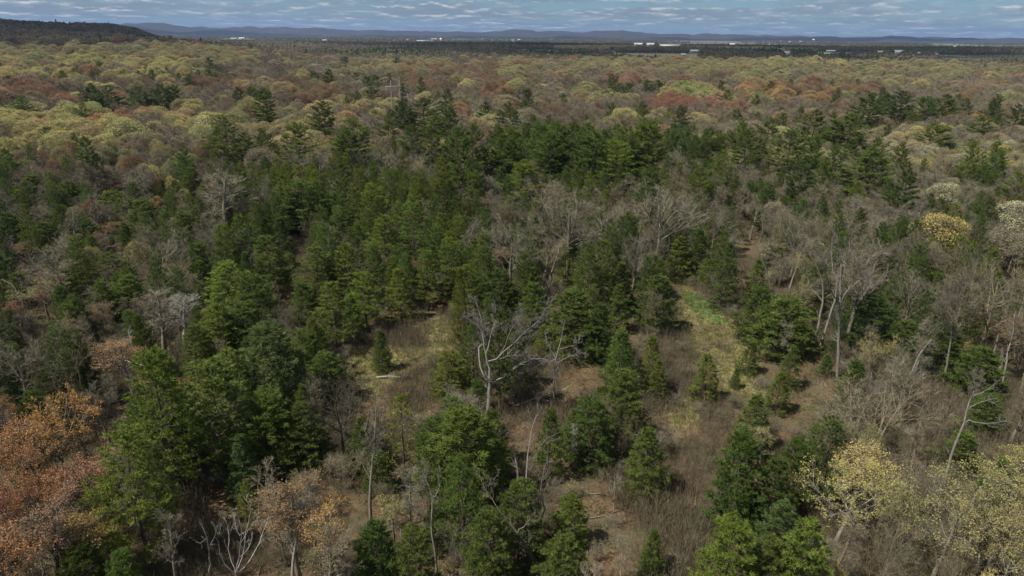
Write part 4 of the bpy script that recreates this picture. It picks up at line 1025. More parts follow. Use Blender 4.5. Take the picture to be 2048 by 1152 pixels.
# ------------------------------------------------------------------ labels that single each tree out
LAND = [('the forked dead oak', 985, 700), ('the lone clearing pine', 764, 700), ('the white dead crown', 475, 1060), ('the tall silver snag', 1050, 960), ('the white sapling', 1228, 990),
        ('the three pale trunks', 1655, 640), ('the grassy path', 1420, 650), ('the yellow trunked oak', 1668, 980), ('the wide brown tree', 1715, 830), ('the orange maples', 110, 880), ('the pink corner maple', 40, 1050),
        ('the golden snag tree', 275, 720), ('the crimson maple', 196, 312), ('the bright domed oak', 1858, 445), ('the blue green pine', 560, 720), ('the black shade pine', 440, 850), ('the tall pine grove', 1120, 290),
        ('the wire pole', 790, 185), ('the sunlit yellow pines', 800, 500), ('the fan shaped tree', 1310, 440), ('the right leaning trunk', 1910, 850), ('the lower right oak', 2025, 980), ('the olive oak', 1850, 1030), ('the pale right oaks', 1990, 420), ('the right edge trunks', 1990, 700), ('the path head pine', 1440, 540), ('the left white tree', 25, 580), ('the thicket maple', 235, 380), ('the broken snag', 1530, 560),
        ('the lone bottom pine', 1298, 1100), ('the kinked pale trunk', 865, 1050), ('the broad dark pine', 930, 900), ('the far right pines', 1850, 210), ('the left pine clump', 270, 185), ('the small roadside house', 1668, 240), ('the tan oak', 535, 320),
        ('the leaning brown tree', 1860, 660), ('the grey gap', 595, 540), ('the middle hillside pine', 588, 260), ('the right roadside pine', 1750, 330)]
ORD = ['nearest', 'second', 'third', 'fourth', 'fifth', 'sixth', 'seventh', 'eighth', 'ninth', 'tenth', 'eleventh', 'twelfth', 'thirteenth', 'fourteenth', 'fifteenth', 'sixteenth', 'seventeenth', 'eighteenth', 'nineteenth', 'twentieth'] + ['twenty-' + w for w in ('first', 'second', 'third', 'fourth', 'fifth', 'sixth', 'seventh', 'eighth', 'ninth')]
KIND = {'pine': ('pine_tree', 'pine tree', 'pine trees of the wood'), 'bare': ('bare_tree', 'bare tree', 'bare trees of the wood'), 'bud': ('budding_tree', 'budding tree', 'budding trees of the wood'), 'shrub': ('shrub', 'shrub', 'shrubs under the trees')}
for i in ITEMS: i['c'] = np.array([(i['box'][0] + i['box'][2]) / 2, i['top'][1] * .6 + i['box'][3] * .4])
LIMIT = {'pine': 290, 'bare': 270, 'bud': 200, 'shrub': 180}
LEFT = []; KEEPI = []
for kd in LIMIT:
    L_ = [i for i in ITEMS if i['kind'] == kd]
    vis = lambda i: i['box'][2] > -5 and i['box'][0] < 2053 and i['box'][1] < 1150
    L_.sort(key=lambda i: (i['label'] is None, not vis(i), -i['size']))
    KEEPI += [i for i in L_[:LIMIT[kd]] if vis(i)]; LEFT += [i for i in L_[:LIMIT[kd]] if not vis(i)] + L_[LIMIT[kd]:]
buckets = {}
for i in KEEPI:
    if i['label']: continue
    lx = np.array([(l[1], l[2]) for l in LAND]); d = i['c'] - lx; dist = np.hypot(d[:, 0], d[:, 1] * 1.4); j = int(np.argmin(dist))
    dx, dy = d[j]; a = math.degrees(math.atan2(-dy * 1.3, dx)) % 360
    rel = ['right of', 'behind and right of', 'behind', 'behind and left of', 'left of', 'in front and left of', 'in front of', 'in front and right of'][int(((a + 22.5) % 360) // 45)]
    buckets.setdefault((i['kind'], LAND[j][0], rel), []).append((dist[j], i))
used = set(i['label'] for i in KEEPI if i['label'])


def look(i):
    sz = 'tall' if i['h'] > 13 else ('small' if i['h'] < 6.5 else 'mid sized')
    if i['kind'] == 'pine':
        t = i['tint']; tone = 'dark green' if t.mean() < .88 else ('bluish green' if t[2] > 1.3 else ('yellow green' if t[0] > 1.4 else ('light green' if t[0] > 1.15 else 'green')))
        return '%s %s pine' % (sz, tone)
    if i['kind'] == 'bud':
        n = min(LEAF, key=lambda k: np.abs(np.array(LEAF[k]) - i['tint']).sum()); n = {'pale': 'pale yellow', 'olive': 'olive', 'pink': 'reddish'}.get(n, n)
        return '%s %s budding tree' % (sz, n)
    if i['kind'] == 'bare':
        return '%s %s bare tree' % (sz, {'slim': 'slim', 'oak': 'spreading', 'multi': 'many stemmed', 'fb': 'round crowned'}.get(i['key'], 'thin'))
    return 'low green budding shrub' if i['key'] == 'gshrub' else 'leafless twiggy shrub'


for (kd, land, rel), Lb in buckets.items():
    Lb.sort(key=lambda q: q[0])
    for n, (_, i) in enumerate(Lb):
        lb = '%s, %s %s %s' % (look(i), ORD[min(n, 28)], rel, land)
        i['label'] = lb


def place_tree(i):
    nm, cat, grp = KIND[i['kind']]; e = PROTO[i['key']][i['v']]
    sz = i['h'] / e['h']; sx = i['r'] / e['r']
    root = thing(nm, i['label'], cat, tuple(i['P']), grp, i['rz'], (sx, sx, sz))
    if 'trunk' in e:
        o = link('trunk', e['trunk'], root); o['bark'] = [float(v) for v in i['bark']]
    o = link('crown', e['crown'], root); o['tint'] = [float(v) for v in i['tint']]; o['bark'] = [float(v) for v in i['bark']]


for i in KEEPI: place_tree(i)
print('tris', sum(len(m.polygons) for m in bpy.data.meshes)); print('individual trees', len(KEEPI), 'left over', len(LEFT))

# ------------------------------------------------------------------ settlements, pole line, road, water tower
M_WHITE = plain('white_siding', (.58, .58, .56), .5); M_ROOFG = plain('grey_roof', (.30, .30, .31), .6, .3); M_ROOFW = plain('white_metal_roof', (.50, .50, .50), .35)
M_TAN = plain('tan_siding', (.42, .34, .25), .7); M_WIN = plain('window_glass', (.05, .06, .08), .1); M_ROAD = plain('asphalt_road', (.20, .195, .19), .85, .05)
M_WOOD = plain('weathered_pole', (.30, .27, .235), .8, 2.0); M_WIRE = plain('power_cable', (.25, .26, .27), .4); M_FIELD = plain('young_crop', (.095, .165, .040), .9, .02); M_FIELD2 = plain('dry_pasture', (.17, .165, .085), .9, .02)
VIEW = []        # (u0, v0, u1, v1, D) photo boxes of buildings
CLEAR = []       # (x, y, radius) kept free of scattered trees


def building(name, label, cat, px, py, w, d, hgt, rz=0.0, wall=None, roof=None, flat=False, group=None, windows=3, clear=True):
    P = ground_at(px, py); P[2] = float(height(P[0], P[1])) - .3
    root = thing(name, label, cat, tuple(P), group, rz)
    g = Geo(); g.box((0, 0, hgt / 2), (w, d, hgt)); link('wall', g.mesh('wall', wall or M_WHITE), root)
    g = Geo()
    if flat: g.box((0, 0, hgt + .25), (w + .6, d + .6, .5))
    else:
        e = .6; rh = min(d * .33, 6); a, b = w / 2 + e, d / 2 + e; z = hgt - .1
        V = [(-a, -b, z), (a, -b, z), (a, b, z), (-a, b, z), (-a, 0, z + rh), (a, 0, z + rh)]
        g.quads(V, [(0, 1, 5, 4), (2, 3, 4, 5)]); g.add(V, [(0, 4, 3), (1, 2, 5), (0, 3, 1), (1, 3, 2)])
    link('roof', g.mesh('roof', roof or M_ROOFG), root)
    for k in range(windows):
        g = Geo(); x = (k + .5) / windows * w - w / 2
        g.box((x, -d / 2 - .05, hgt * .5), (min(2.2, w / windows * .4), .12, min(1.6, hgt * .35))); link('window', g.mesh('window', M_WIN), root)
    g = Geo(); g.box((w * .3, -d / 2 - .06, 1.2), (1.4, .14, 2.4)); link('door', g.mesh('door', M_WIN), root)
    kx = px_per_m(P); VIEW.append((px - w * kx / 2, py - hgt * kx, px + w * kx / 2, py, math.hypot(P[0], P[1])))
    if clear: CLEAR.append((P[0], P[1], max(w, d) * .6 + 6)); CLEAR.append((P[0] * .985, P[1] * .985, max(w, d) * .6 + 4)); CLEAR.append((P[0] * .965, P[1] * .965, max(w, d) * .6 + 4))
    return root


building('warehouse', 'long bright white warehouse, widest roof in the valley', 'warehouse', 1340, 93, 100, 60, 9, 0, M_WHITE, M_ROOFW, True, 'white warehouses in the valley', 6)
building('warehouse', 'white warehouse just left of the widest one', 'warehouse', 1300, 91.5, 36, 40, 8, 0, M_WHITE, M_ROOFW, False, 'white warehouses in the valley', 4)
building('warehouse', 'leftmost narrow white warehouse of the valley row', 'warehouse', 1276, 91, 40, 30, 7, 0, M_WHITE, M_ROOFW, False, 'white warehouses in the valley', 4)
building('silo_building', 'tall white block tower rising over dark trees', 'building', 882, 83, 14, 14, 22, 0, M_WHITE, M_ROOFW, True, None, 2)
building('factory_hall', 'long low white hall beside the white block tower', 'building', 850, 83, 110, 30, 7, 0, M_WHITE, M_ROOFW, True, None, 6)
building('barn', 'large white barn among houses on the right', 'barn', 1796, 108, 27, 16, 7, 0, M_WHITE, M_ROOFW, False, None, 4)
building('house', 'tan roofed house left of the white barn', 'house', 1760, 107, 22, 12, 5, .1, M_TAN, plain('tan_roof', (.45, .38, .32), .7), False, 'houses along the far road', 4)
building('house', 'white gabled house right of the white barn', 'house', 1872, 110, 14, 12, 6, 1.2, M_WHITE, M_ROOFG, False, 'houses along the far road', 2)
building('house', 'low grey roofed house between barn and road', 'house', 1838, 109, 18, 11, 4, -.1, M_TAN, M_ROOFG, False, 'houses along the far road', 3)
building('house', 'small white house in front of the dark tree line', 'house', 1366, 113, 12, 9, 5, 0, M_WHITE, M_ROOFW, False, 'houses along the far road', 2)
building('house', 'long pale roofed farmhouse behind bare trees', 'house', 1388, 106, 26, 12, 5, .2, M_WHITE, M_ROOFW, False, 'houses along the far road', 3)
building('house', 'grey roofed house at the edge of the green crop field', 'house', 1575, 110, 20, 14, 6, -.2, M_WHITE, M_ROOFG, False, 'houses along the far road', 3)
building('house', 'little white house above the grey roofed one', 'house', 1560, 101, 16, 10, 5, 0, M_WHITE, M_ROOFW, False, 'houses along the far road', 3)
building('shed', 'white shed far beyond the wooded left ridge', 'shed', 484, 79, 36, 22, 8, 0, M_WHITE, M_ROOFW, False, None, 3)
building('shed', 'long pale shed left of the far white shed', 'shed', 468, 79, 40, 16, 6, 0, M_WHITE, M_ROOFG, False, None, 3)
building('greenhouse', 'low greenish greenhouse in the crop field', 'greenhouse', 1661, 104, 30, 10, 4, 0, plain('greenhouse_film', (.55, .62, .55), .4), M_ROOFW, False, None, 4)
building('barn', 'pale barn below the blue hills on the left', 'barn', 330, 63.5, 120, 40, 12, 0, M_TAN, M_ROOFW, False, None, 3, False)
building('house', 'roadside house with pale shingle roof behind pines', 'house', 1668, 246, 8, 7, 3.6, .3, M_TAN, plain('pale_shingles', (.46, .42, .38), .8), False, None, 2)
building('house', 'small grey roofed house half hidden in bare woods', 'house', 978, 217, 9, 6, 2.6, -.3, M_TAN, M_ROOFG, False, None, 2)

rgt = np.random.default_rng(88)
M_TOWN = [plain('cream_siding', (.55, .53, .48), .6), M_TAN, plain('grey_siding', (.5, .5, .5), .6)]
M_ROOFT = [plain('dull_metal_roof', (.48, .48, .47), .6), M_ROOFG, plain('brown_roof', (.22, .17, .13), .8)]
for q, px_ in enumerate(np.sort(rgt.uniform(560, 2040, 22))):
    hy = 70 + .0098 * (px_ - 1024); py_ = hy + rgt.choice([rgt.uniform(6, 9), rgt.uniform(9, 16)])
    building('house', 'tiny roof speck in the far valley town, %s from the left' % (['first'] + ORD[1:])[q], 'house', px_, py_, rgt.uniform(10, 30), rgt.uniform(10, 16), rgt.uniform(4, 7), rgt.uniform(-.4, .4), M_TOWN[q % 3], M_ROOFT[int(rgt.integers(0, 3))], False, 'houses of the far valley town', 0)
# water tower
P = ground_at(1626, 88); wt = thing('water_tower', 'white mushroom shaped water tower on the plain', 'water tower', tuple(P))
rgw = 24; a = np.linspace(0, 2 * pi, rgw, endpoint=False)
def lathe(name, prof, mat, parent):
    g = Geo(); K = len(prof)
    V = np.array([[(r * cos(t), r * sin(t), z) for t in a] for r, z in prof]).reshape(-1, 3)
    Q = [(k * rgw + i, k * rgw + (i + 1) % rgw, (k + 1) * rgw + (i + 1) % rgw, (k + 1) * rgw + i) for k in range(K - 1) for i in range(rgw)]
    g.quads(V, Q); return link(name, g.mesh(name, mat, True), parent)
lathe('stem', [(4.2, 0), (2.2, 4), (1.9, 18), (2.6, 24), (4.2, 26)], M_WHITE, wt)
lathe('tank', [(4.0, 25.5), (9.5, 29), (11.0, 32), (10.0, 35.5), (6.0, 38), (0.01, 39)], M_WHITE, wt)


def sheet(name, label, pxs, mat, kind='structure', lift=.25, sub=10):
    c = np.array([ground_at(*p) for p in pxs]); g = Geo(); n = len(c)
    ctr = c.mean(0); V = [ctr] + list(c); V = np.array(V)
    rings = [ctr[None]]; Vs = [ctr]; F = []
    for s in range(1, 5):
        for q in c: Vs.append(ctr + (q - ctr) * s / 4)
    Vs = np.array(Vs); Vs[:, 2] = height(Vs[:, 0], Vs[:, 1]) + lift
    for i in range(n): F.append((0, 1 + i, 1 + (i + 1) % n))
    for s in range(3):
        for i in range(n):
            b0 = 1 + s * n; b1 = 1 + (s + 1) * n; i2 = (i + 1) % n
            F += [(b0 + i, b1 + i, b1 + i2), (b0 + i, b1 + i2, b0 + i2)]
    g.add(Vs, F); o = link(name, g.mesh(name, mat)); o['kind'] = kind; o['label'] = label; return o


FIELDS = [[(1615, 104), (1740, 105), (1745, 109), (1640, 109)], [(1760, 163), (1862, 162), (1872, 168), (1755, 169)], [(990, 98), (1060, 99), (1230, 104), (1236, 108), (1080, 104), (1000, 101)], [(1230, 106), (1400, 108), (1400, 115), (1300, 115), (1220, 110)], [(440, 80), (510, 80), (515, 82), (440, 82)], [(1880, 117), (2048, 118), (2060, 121), (1890, 120)]]
sheet('field', 'bright green crop field in the valley', FIELDS[0], M_FIELD); sheet('field', 'pale green marsh meadow inside the right woods', FIELDS[1], M_FIELD2); sheet('field', 'thin green field strip before the dark woods', FIELDS[2], M_FIELD)
sheet('field', 'dull farmyard pasture by the small white house', FIELDS[3], M_FIELD2); sheet('field', 'pale field around the far sheds', FIELDS[4], M_FIELD2); sheet('field', 'green roadside verge at the far right', FIELDS[5], M_FIELD)


def road(label, pxs, w):
    C = resample(np.array([ground_at(*p) for p in pxs]), 24); T = norm(np.gradient(C, axis=0)); S = np.cross(T, [0, 0, 1.0])
    V = np.concatenate([C - S * w / 2, C + S * w / 2]); V[:, 2] = height(V[:, 0], V[:, 1]) + .35
    g = Geo(); i = np.arange(23); g.quads(V, np.stack([i, i + 1, i + 25, i + 24], 1)); o = link('road', g.mesh('road', M_ROAD)); o['kind'] = 'structure'; o['label'] = label
    for c in C:
        for f in (1.0, .985, .97): CLEAR.append((c[0] * f, c[1] * f, w * .5 + 3.5))
road('pale highway crossing the plain at the far right', [(1880, 110), (1950, 115), (2048, 117), (2150, 118)], 16)
road('grey country road glimpsed through the right woods', [(1500, 219), (1560, 224), (1610, 230), (1670, 238), (1720, 243)], 6)
road('pale lane glimpsed through the bare woods', [(880, 216), (940, 215), (1000, 214), (1060, 219)], 5)

# H-frame pole line
POLES = []
def hframe(px, ytop, h, label, sep=5.5):
    P = ground_at(px, ytop, h); P[2] -= h; P[2] = float(height(P[0], P[1]))
    root = thing('power_pole', label, 'power pole', tuple(P), 'wooden H-frame poles of the power line')
    ax = np.array([.93, .37, 0]) ; ax /= np.linalg.norm(ax)
    for s in (-1, 1):
        g = Geo(); b = ax * s * sep / 2
        tubes(g, np.array([[b, b + [0, 0, h * .5], b + [0, 0, h]]]), np.array([[.34, .30, .24]]), 8); link('pole', g.mesh('pole', M_WOOD, True), root)
    g = Geo(); rz = atan2(ax[1], ax[0])
    g.box((0, 0, h - 3.2), (sep * 2.3, .35, .45), rz); link('crossarm', g.mesh('crossarm', M_WOOD), root)
    for s in (-1, 1):
        g = Geo(); b = ax * sep / 2
        tubes(g, np.array([[-b * s + [0, 0, h - 3.4], b * s + [0, 0, h - 7.5]]]), np.array([[.12, .12]]), 5); link('brace', g.mesh('brace', M_WOOD), root)
    ins = []
    for s in (-1.1, 0, 1.1):
        b = ax * s * sep * 1.0 + [0, 0, h - 3.5]
        g = Geo(); tubes(g, np.array([[b, b - [0, 0, 1.3]]]), np.array([[.13, .13]]), 6); link('insulator', g.mesh('insulator', M_WHITE), root); ins.append(P + b - [0, 0, 1.3])
    POLES.append((P, ins)); CLEAR.append((P[0], P[1], 7)); CLEAR.append((P[0] * .985, P[1] * .985, 6)); CLEAR.append((P[0] * .97, P[1] * .97, 6))
hframe(790, 160, 23, 'pale H-frame power pole nearest, beside dark pines', 4.4)
hframe(640, 121, 23, 'second pale H-frame power pole behind, above dark pines', 5.5)
hframe(554, 81, 25, 'farthest pale H-frame power pole on the left skyline', 7)
dirn = POLES[0][0] - POLES[1][0]
def wires(label, A, B, sag):
    root = thing('power_line', label, 'power line', tuple(A[0]), 'spans of the power line')
    for p, q in zip(A, B):
        s = np.linspace(0, 1, 14)[:, None]; W = p * (1 - s) + q * s; W[:, 2] -= (4 * sag * s * (1 - s))[:, 0]; W -= A[0]
        g = Geo(); tubes(g, W[None], np.full((1, 14), .022), 4); link('wire', g.mesh('wire', M_WIRE), root)
wires('three thin cables between the nearest and second pole', POLES[0][1], POLES[1][1], 4)
wires('three thin cables between the second and farthest pole', POLES[1][1], POLES[2][1], 4)
nxt = ground_at(1215, 268, 17); nxt[2] = 17.0
wires('three thin cables running from the nearest pole into the pine grove', POLES[0][1], [nxt + np.array([o * 5, o * 2.4, 0]) for o in (-1, 0, 1)], 3)

# ------------------------------------------------------------------ the wide forest beyond: stuff
CL = np.array(CLEAR)
def is_clear(x, y):
    out = np.zeros(len(x), bool)
    for c in CL: out |= (np.hypot(x - c[0], y - c[1]) < c[2])
    return out
def vnoise(x, y, s, seed):
    r = np.random.default_rng(seed); out = np.zeros(len(x)); amp = 0
    for o in range(3):
        f = s * 2 ** o; a = .55 ** o
        for _ in range(4):
            th = r.uniform(0, 6.28); ph = r.uniform(0, 6.28); out += a * np.sin((x * cos(th) + y * sin(th)) * f * r.uniform(.7, 1.4) + ph) / 2
        amp += a
    return out / amp
def jitter_grid(sp, r0, r1, az, seed):
    r = np.random.default_rng(seed); X, Y = np.meshgrid(np.arange(-r1, r1, sp), np.arange(r0 * .7, r1, sp))
    X = (X + r.uniform(-.48, .48, X.shape) * sp).ravel(); Y = (Y + r.uniform(-.48, .48, Y.shape) * sp).ravel()
    D = np.hypot(X, Y); k = (D > r0) & (D < r1) & (np.abs(np.arctan2(X, Y)) < az); return X[k], Y[k]


PATCH = {  # crown pixel patches with a leaf colour: (u0, v0, u1, v1, colour, strength)
}
PATCHES = [(0, 165, 160, 200, 'rust', .6), (40, 170, 120, 200, 'red', .35), (0, 210, 220, 290, 'yellow', .75), (60, 285, 380, 340, 'tan', .25), (160, 205, 430, 260, 'yellow', .6), (220, 215, 300, 235, 'orange', .6),
           (250, 150, 300, 172, 'rust', .5), (380, 155, 500, 180, 'rust', .5), (440, 195, 560, 235, 'lime', .6), (0, 95, 520, 130, 'olive', .8), (0, 115, 380, 160, 'yellow', .55), (540, 235, 660, 280, 'yellow', .55),
           (600, 195, 760, 260, 'yellow', .4), (540, 170, 700, 205, 'rust', .45), (700, 120, 900, 150, 'olive', .6), (800, 130, 1000, 175, 'rust', .45), (960, 110, 1300, 135, 'rust', .5), (1000, 105, 1500, 150, 'olive', .55),
           (1050, 108, 1160, 122, 'orange', .5), (940, 225, 1010, 260, 'yellow', .7), (1150, 170, 1220, 195, 'lime', .5), (970, 170, 1030, 190, 'orange', .5), (1300, 185, 1400, 215, 'red', .6), (1210, 150, 1300, 165, 'pink', .5), (1350, 165, 1420, 190, 'lime', .5),
           (1480, 150, 1720, 190, 'olive', .6), (1480, 165, 1700, 205, 'gold', .35), (1560, 165, 1760, 190, 'rust', .4), (1350, 115, 2048, 150, 'olive', .65), (1500, 115, 1700, 135, 'yellow', .4), (1760, 255, 2048, 330, 'tan', .5), (1780, 250, 1920, 290, 'yellow', .55), (1690, 290, 2048, 420, 'pale', .55),
           (1920, 290, 2048, 340, 'yellow', .5), (1400, 190, 1500, 215, 'pink', .4), (1840, 165, 2048, 185, 'tan', .2), (560, 250, 660, 290, 'yellow', .4), (1640, 310, 1760, 380, 'olive', .4), (820, 262, 880, 300, 'rust', .4)]
LF = np.array([LEAF[k] for k in LEAF]); LN = list(LEAF)


def far_forest():
    rgf = np.random.default_rng(77)
    X, Y = jitter_grid(7.7, 175, 1150, .74, 11)
    Z = height(X, Y); U, Vv = project(np.stack([X, Y, Z], 1)).T
    D = np.hypot(X, Y)
    k = (Vv < 352) & ~is_clear(X, Y)
    for f in FIELDS: k &= ~in_poly(U, Vv, f)
    d = np.full(len(X), 1e9)
    for i in KEEPI + LEFT:
        if i['D'] > 150: d = np.minimum(d, np.hypot(X - i['P'][0], Y - i['P'][1]) - i['r'] * .6)
    k &= d > 1.2
    X, Y, Z, D = X[k], Y[k], Z[k], D[k]; n = len(X)
    hgt = np.clip(rgf.normal(11.8, 2.2, n), 7, 17)
    CU, CV = project(np.stack([X, Y, Z + hgt * .8], 1)).T
    big = 1 + .38 * sstep(330, 750, D); kk = rgf.random(n) < big ** -1.6
    X, Y, Z, D, hgt, CU, CV, big = [q[kk] for q in (X, Y, Z, D, hgt, CU, CV, big)]; n = len(X)
    # do not stand in front of the traced tall pines
    keepm = np.ones(n, bool); w2 = 4.0 * FPX / D
    for i in KEEPI:
        if i['kind'] != 'pine' or i['D'] < 150: continue
        b = i['box']; zc = b[1] + (b[3] - b[1]) * .72
        keepm &= ~((D < i['D'] - 2) & (CU > b[0] + (b[2] - b[0]) * .1) & (CU < b[2] - (b[2] - b[0]) * .1) & (CV < zc) & (D > i['D'] * .6))
    X, Y, Z, D, hgt, CU, CV, big = [q[keepm] for q in (X, Y, Z, D, hgt, CU, CV, big)]; n = len(X)
    nz = vnoise(X, Y, .035, 1); nz2 = vnoise(X, Y, .02, 2)
    typ = np.full(n, -1)              # -1 bare, else leaf index
    p = rgf.random(n)
    general = [LN.index(c) for c in ('olive', 'tan', 'rust', 'yellow')]
    gsel = rgf.choice(general, n, p=[.42, .30, .16, .12])
    typ = np.where(p < .25 + .30 * nz, gsel, typ)
    for (u0, v0, u1, v1, c, s) in PATCHES:
        m = (CU > u0) & (CU < u1) & (CV > v0) & (CV < v1) & (rgf.random(n) < s * (1 + .5 * nz2)); typ[m] = LN.index(c)
    rare = rgf.random(n); typ[(rare < .008)] = LN.index('red'); typ[(rare > .988)] = LN.index('orange')
    pine_p = np.clip(.010 + .05 * (vnoise(X, Y, .018, 5) > .7), 0, 1)
    pine_m = rgf.random(n) < pine_p
    pine_m |= (CU > 980) & (CU < 1480) & (CV > 235) & (CV < 300) & (rgf.random(n) < .18)
    pine_m |= (CU > 560) & (CU < 900) & (CV > 165) & (CV < 300) & (rgf.random(n) < .05)
    pine_m |= (CU > 80) & (CU < 460) & (CV > 150) & (CV < 162) & (rgf.random(n) < .45)
    pine_m |= (CU > 1480) & (CU < 2000) & (CV > 200) & (CV < 300) & (rgf.random(n) < .04)
    protos = PROTO['fb'] + PROTO['fy']; nb = len(PROTO['fb']); ny = len(PROTO['fy'])
    dm = ~pine_m
    isb = typ < 0
    idx = np.where(isb, rgf.integers(0, nb, n), nb + rgf.integers(0, ny, n))
    LFm = (LF * .70 + LF.mean(1, keepdims=True) * np.array([1.12, 1.0, .66]) * .30) * 1.12
    tint = np.where(isb[:, None], 1.0, LFm[np.maximum(typ, 0)]) * rgf.uniform(.85, 1.15, (n, 1)) * rgf.normal(1, .05, (n, 3))
    barkb = np.array([BARKC['grey'], BARKC['buff'], BARKC['brown'], (.170, .142, .105)])[rgf.integers(0, 4, n)] * rgf.uniform(.9, 1.25, (n, 1))
    s = hgt / 14 * (1 + (big - 1) * .6); sx = hgt / 14 * big * rgf.uniform(.85, 1.25, n)
    rot = np.stack([np.zeros(n), np.zeros(n), rgf.uniform(0, 6.28, n)], 1)
    pts = np.stack([X, Y, Z - .1], 1)
    scl = np.stack([sx, sx, s], 1)
    o = scatter('mixed_forest', 'grey brown and yellow budding hardwood forest stretching to the plain', protos, pts[dm], idx[dm], rot[dm], scl[dm], tint[dm], barkb[dm])
    # pines
    pp = PROTO['t'] + PROTO['m']; m = pine_m; npn = m.sum(); hp = rgf.uniform(11, 18, n)[m]
    pi_ = rgf.integers(0, len(pp), npn); sp_ = hp / np.array([e['h'] for e in pp])[pi_]
    tt = np.array([PINE_T['dark'], PINE_T['light'], PINE_T['mid']])[rgf.integers(0, 3, npn)] * rgf.uniform(.85, 1.15, (npn, 1))
    # trees of the near wood past the first few hundred of their kind
    ex = [i for i in LEFT if i['kind'] == 'pine' and 'joined' in PROTO[i['key']][i['v']]]
    keys = ['t', 'm', 'y', 'b']; pall = []; off = {}
    for kk in keys: off[kk] = len(pall); pall += PROTO[kk]
    pts2 = np.concatenate([pts[m]] + [i['P'][None] for i in ex]); ii = np.concatenate([pi_, [off[i['key']] + i['v'] for i in ex]]).astype(int)
    rot2 = np.concatenate([rot[m]] + [np.array([[0, 0, i['rz']]]) for i in ex])
    sc2 = np.concatenate([np.stack([sp_, sp_, sp_], 1)] + [np.array([[i['r'] / PROTO[i['key']][i['v']]['r']] * 2 + [i['h'] / PROTO[i['key']][i['v']]['h']]]) for i in ex])
    t2 = np.concatenate([tt] + [i['tint'][None] for i in ex]); b2 = np.tile(BARKC['pine'], (len(pts2), 1))
    scatter('pine_forest', 'smaller dark pines scattered through the hardwood forest', pall, pts2, ii, rot2, sc2, t2, b2)
    # near leftover hardwoods
    ex = [i for i in LEFT if i['kind'] in ('bare', 'bud', 'shrub')]
    if ex:
        pa = []; off = {}
        for kk in ('oak', 'slim', 'multi', 'bud', 'budslim', 'shrub', 'gshrub', 'fy', 'fb'): off[kk] = len(pa); pa += PROTO[kk]
        for e in pa:
            if 'joined' not in e: e['joined'] = e['crown']
        scatter('thicket', 'grey bare thicket filling gaps between the near trees', pa, np.array([i['P'] for i in ex]), [off[i['key']] + i['v'] for i in ex], np.array([[0, 0, i['rz']] for i in ex]),
                np.array([[i['r'] / PROTO[i['key']][i['v']]['r']] * 2 + [i['h'] / PROTO[i['key']][i['v']]['h']] for i in ex]), np.array([i['tint'] for i in ex]), np.array([i['bark'] for i in ex]))
    print('mid forest', n)
    # 1.1 km and beyond
    X, Y = jitter_grid(10.5, 1150, 3600, .76, 12); X2, Y2 = jitter_grid(30, 3600, 9200, .76, 13)
    n1_ = len(X); X = np.concatenate([X, X2]); Y = np.concatenate([Y, Y2])
    D = np.hypot(X, Y); Z = height(X, Y); U, Vv = project(np.stack([X, Y, Z], 1)).T
    k = ~is_clear(X, Y)
    for f in FIELDS: k &= ~in_poly(U, Vv, f)
    k &= ~((D > 3300) & (vnoise(X, Y, .004, 8) < rgf.uniform(-.1, .75, len(X))))
    k &= (U > -60) & (U < 2110)
    X, Y, Z, D, U, Vv = [q[k] for q in (X, Y, Z, D, U, Vv)]; n = len(X)
    s = rgf.uniform(.75, 1.15, n)
    low = np.ones(n)
    for hh in (4.0, 8.0, 13.0):
        u_, v_ = project(np.stack([X, Y, Z + hh * s], 1)).T
        for f in FIELDS: low = np.where(in_poly(u_, v_, f), np.minimum(low, rgf.uniform(.10, .45, n)), low)
        for (a0, b0, a1, b1, dd) in VIEW: low = np.where((u_ > a0 - 2) & (u_ < a1 + 2) & (v_ < b1 - .5) & (Vv > b1) & (D < dd), np.minimum(low, rgf.uniform(.10, .3, n)), low)
        low = np.where((u_ > 1870) & (u_ < 2060) & (v_ > 108) & (v_ < 119), np.minimum(low, .2), low)
    kk = low > .16; X, Y, Z, D, U, Vv, s, low = [q[kk] for q in (X, Y, Z, D, U, Vv, s, low)]; n = len(X)
    pn = rgf.random(n) < np.where(vnoise(X, Y, .006, 9) > .45, .40, .04) * np.where((X < -300) & (D < 3000), .25, 1)
    protos = PROTO['ff'] + PROTO['fp']; idx = np.where(pn, len(PROTO['ff']) + rgf.integers(0, 2, n), rgf.integers(0, len(PROTO['ff']), n))
    cols = np.array([(.135, .112, .085), (.155, .128, .092), (.160, .145, .078), (.185, .165, .088), (.145, .112, .090)])
    base = cols[rgf.choice(5, n, p=[.32, .26, .18, .10, .14])] * rgf.uniform(.8, 1.2, (n, 1))
    base = base * np.where((X < -500) & (D < 3000), 1.35, 1.1)[:, None]
    tint = np.where(pn[:, None], np.array([.9, .9, .85]), base)
    s = s * low; sx = s * np.where(D > 3600, rgf.uniform(1.2, 2.6, n), rgf.uniform(1.0, 1.4, n))
    scatter('far_woods', 'dark woods under cloud shadow on the plain and ridge', protos, np.stack([X, Y, Z - .2], 1), idx, np.stack([np.zeros(n)] * 2 + [rgf.uniform(0, 6.28, n)], 1), np.stack([sx, sx, s], 1), tint, np.tile(BARKC['dark'], (n, 1)))
    print('far woods', n)


far_forest()

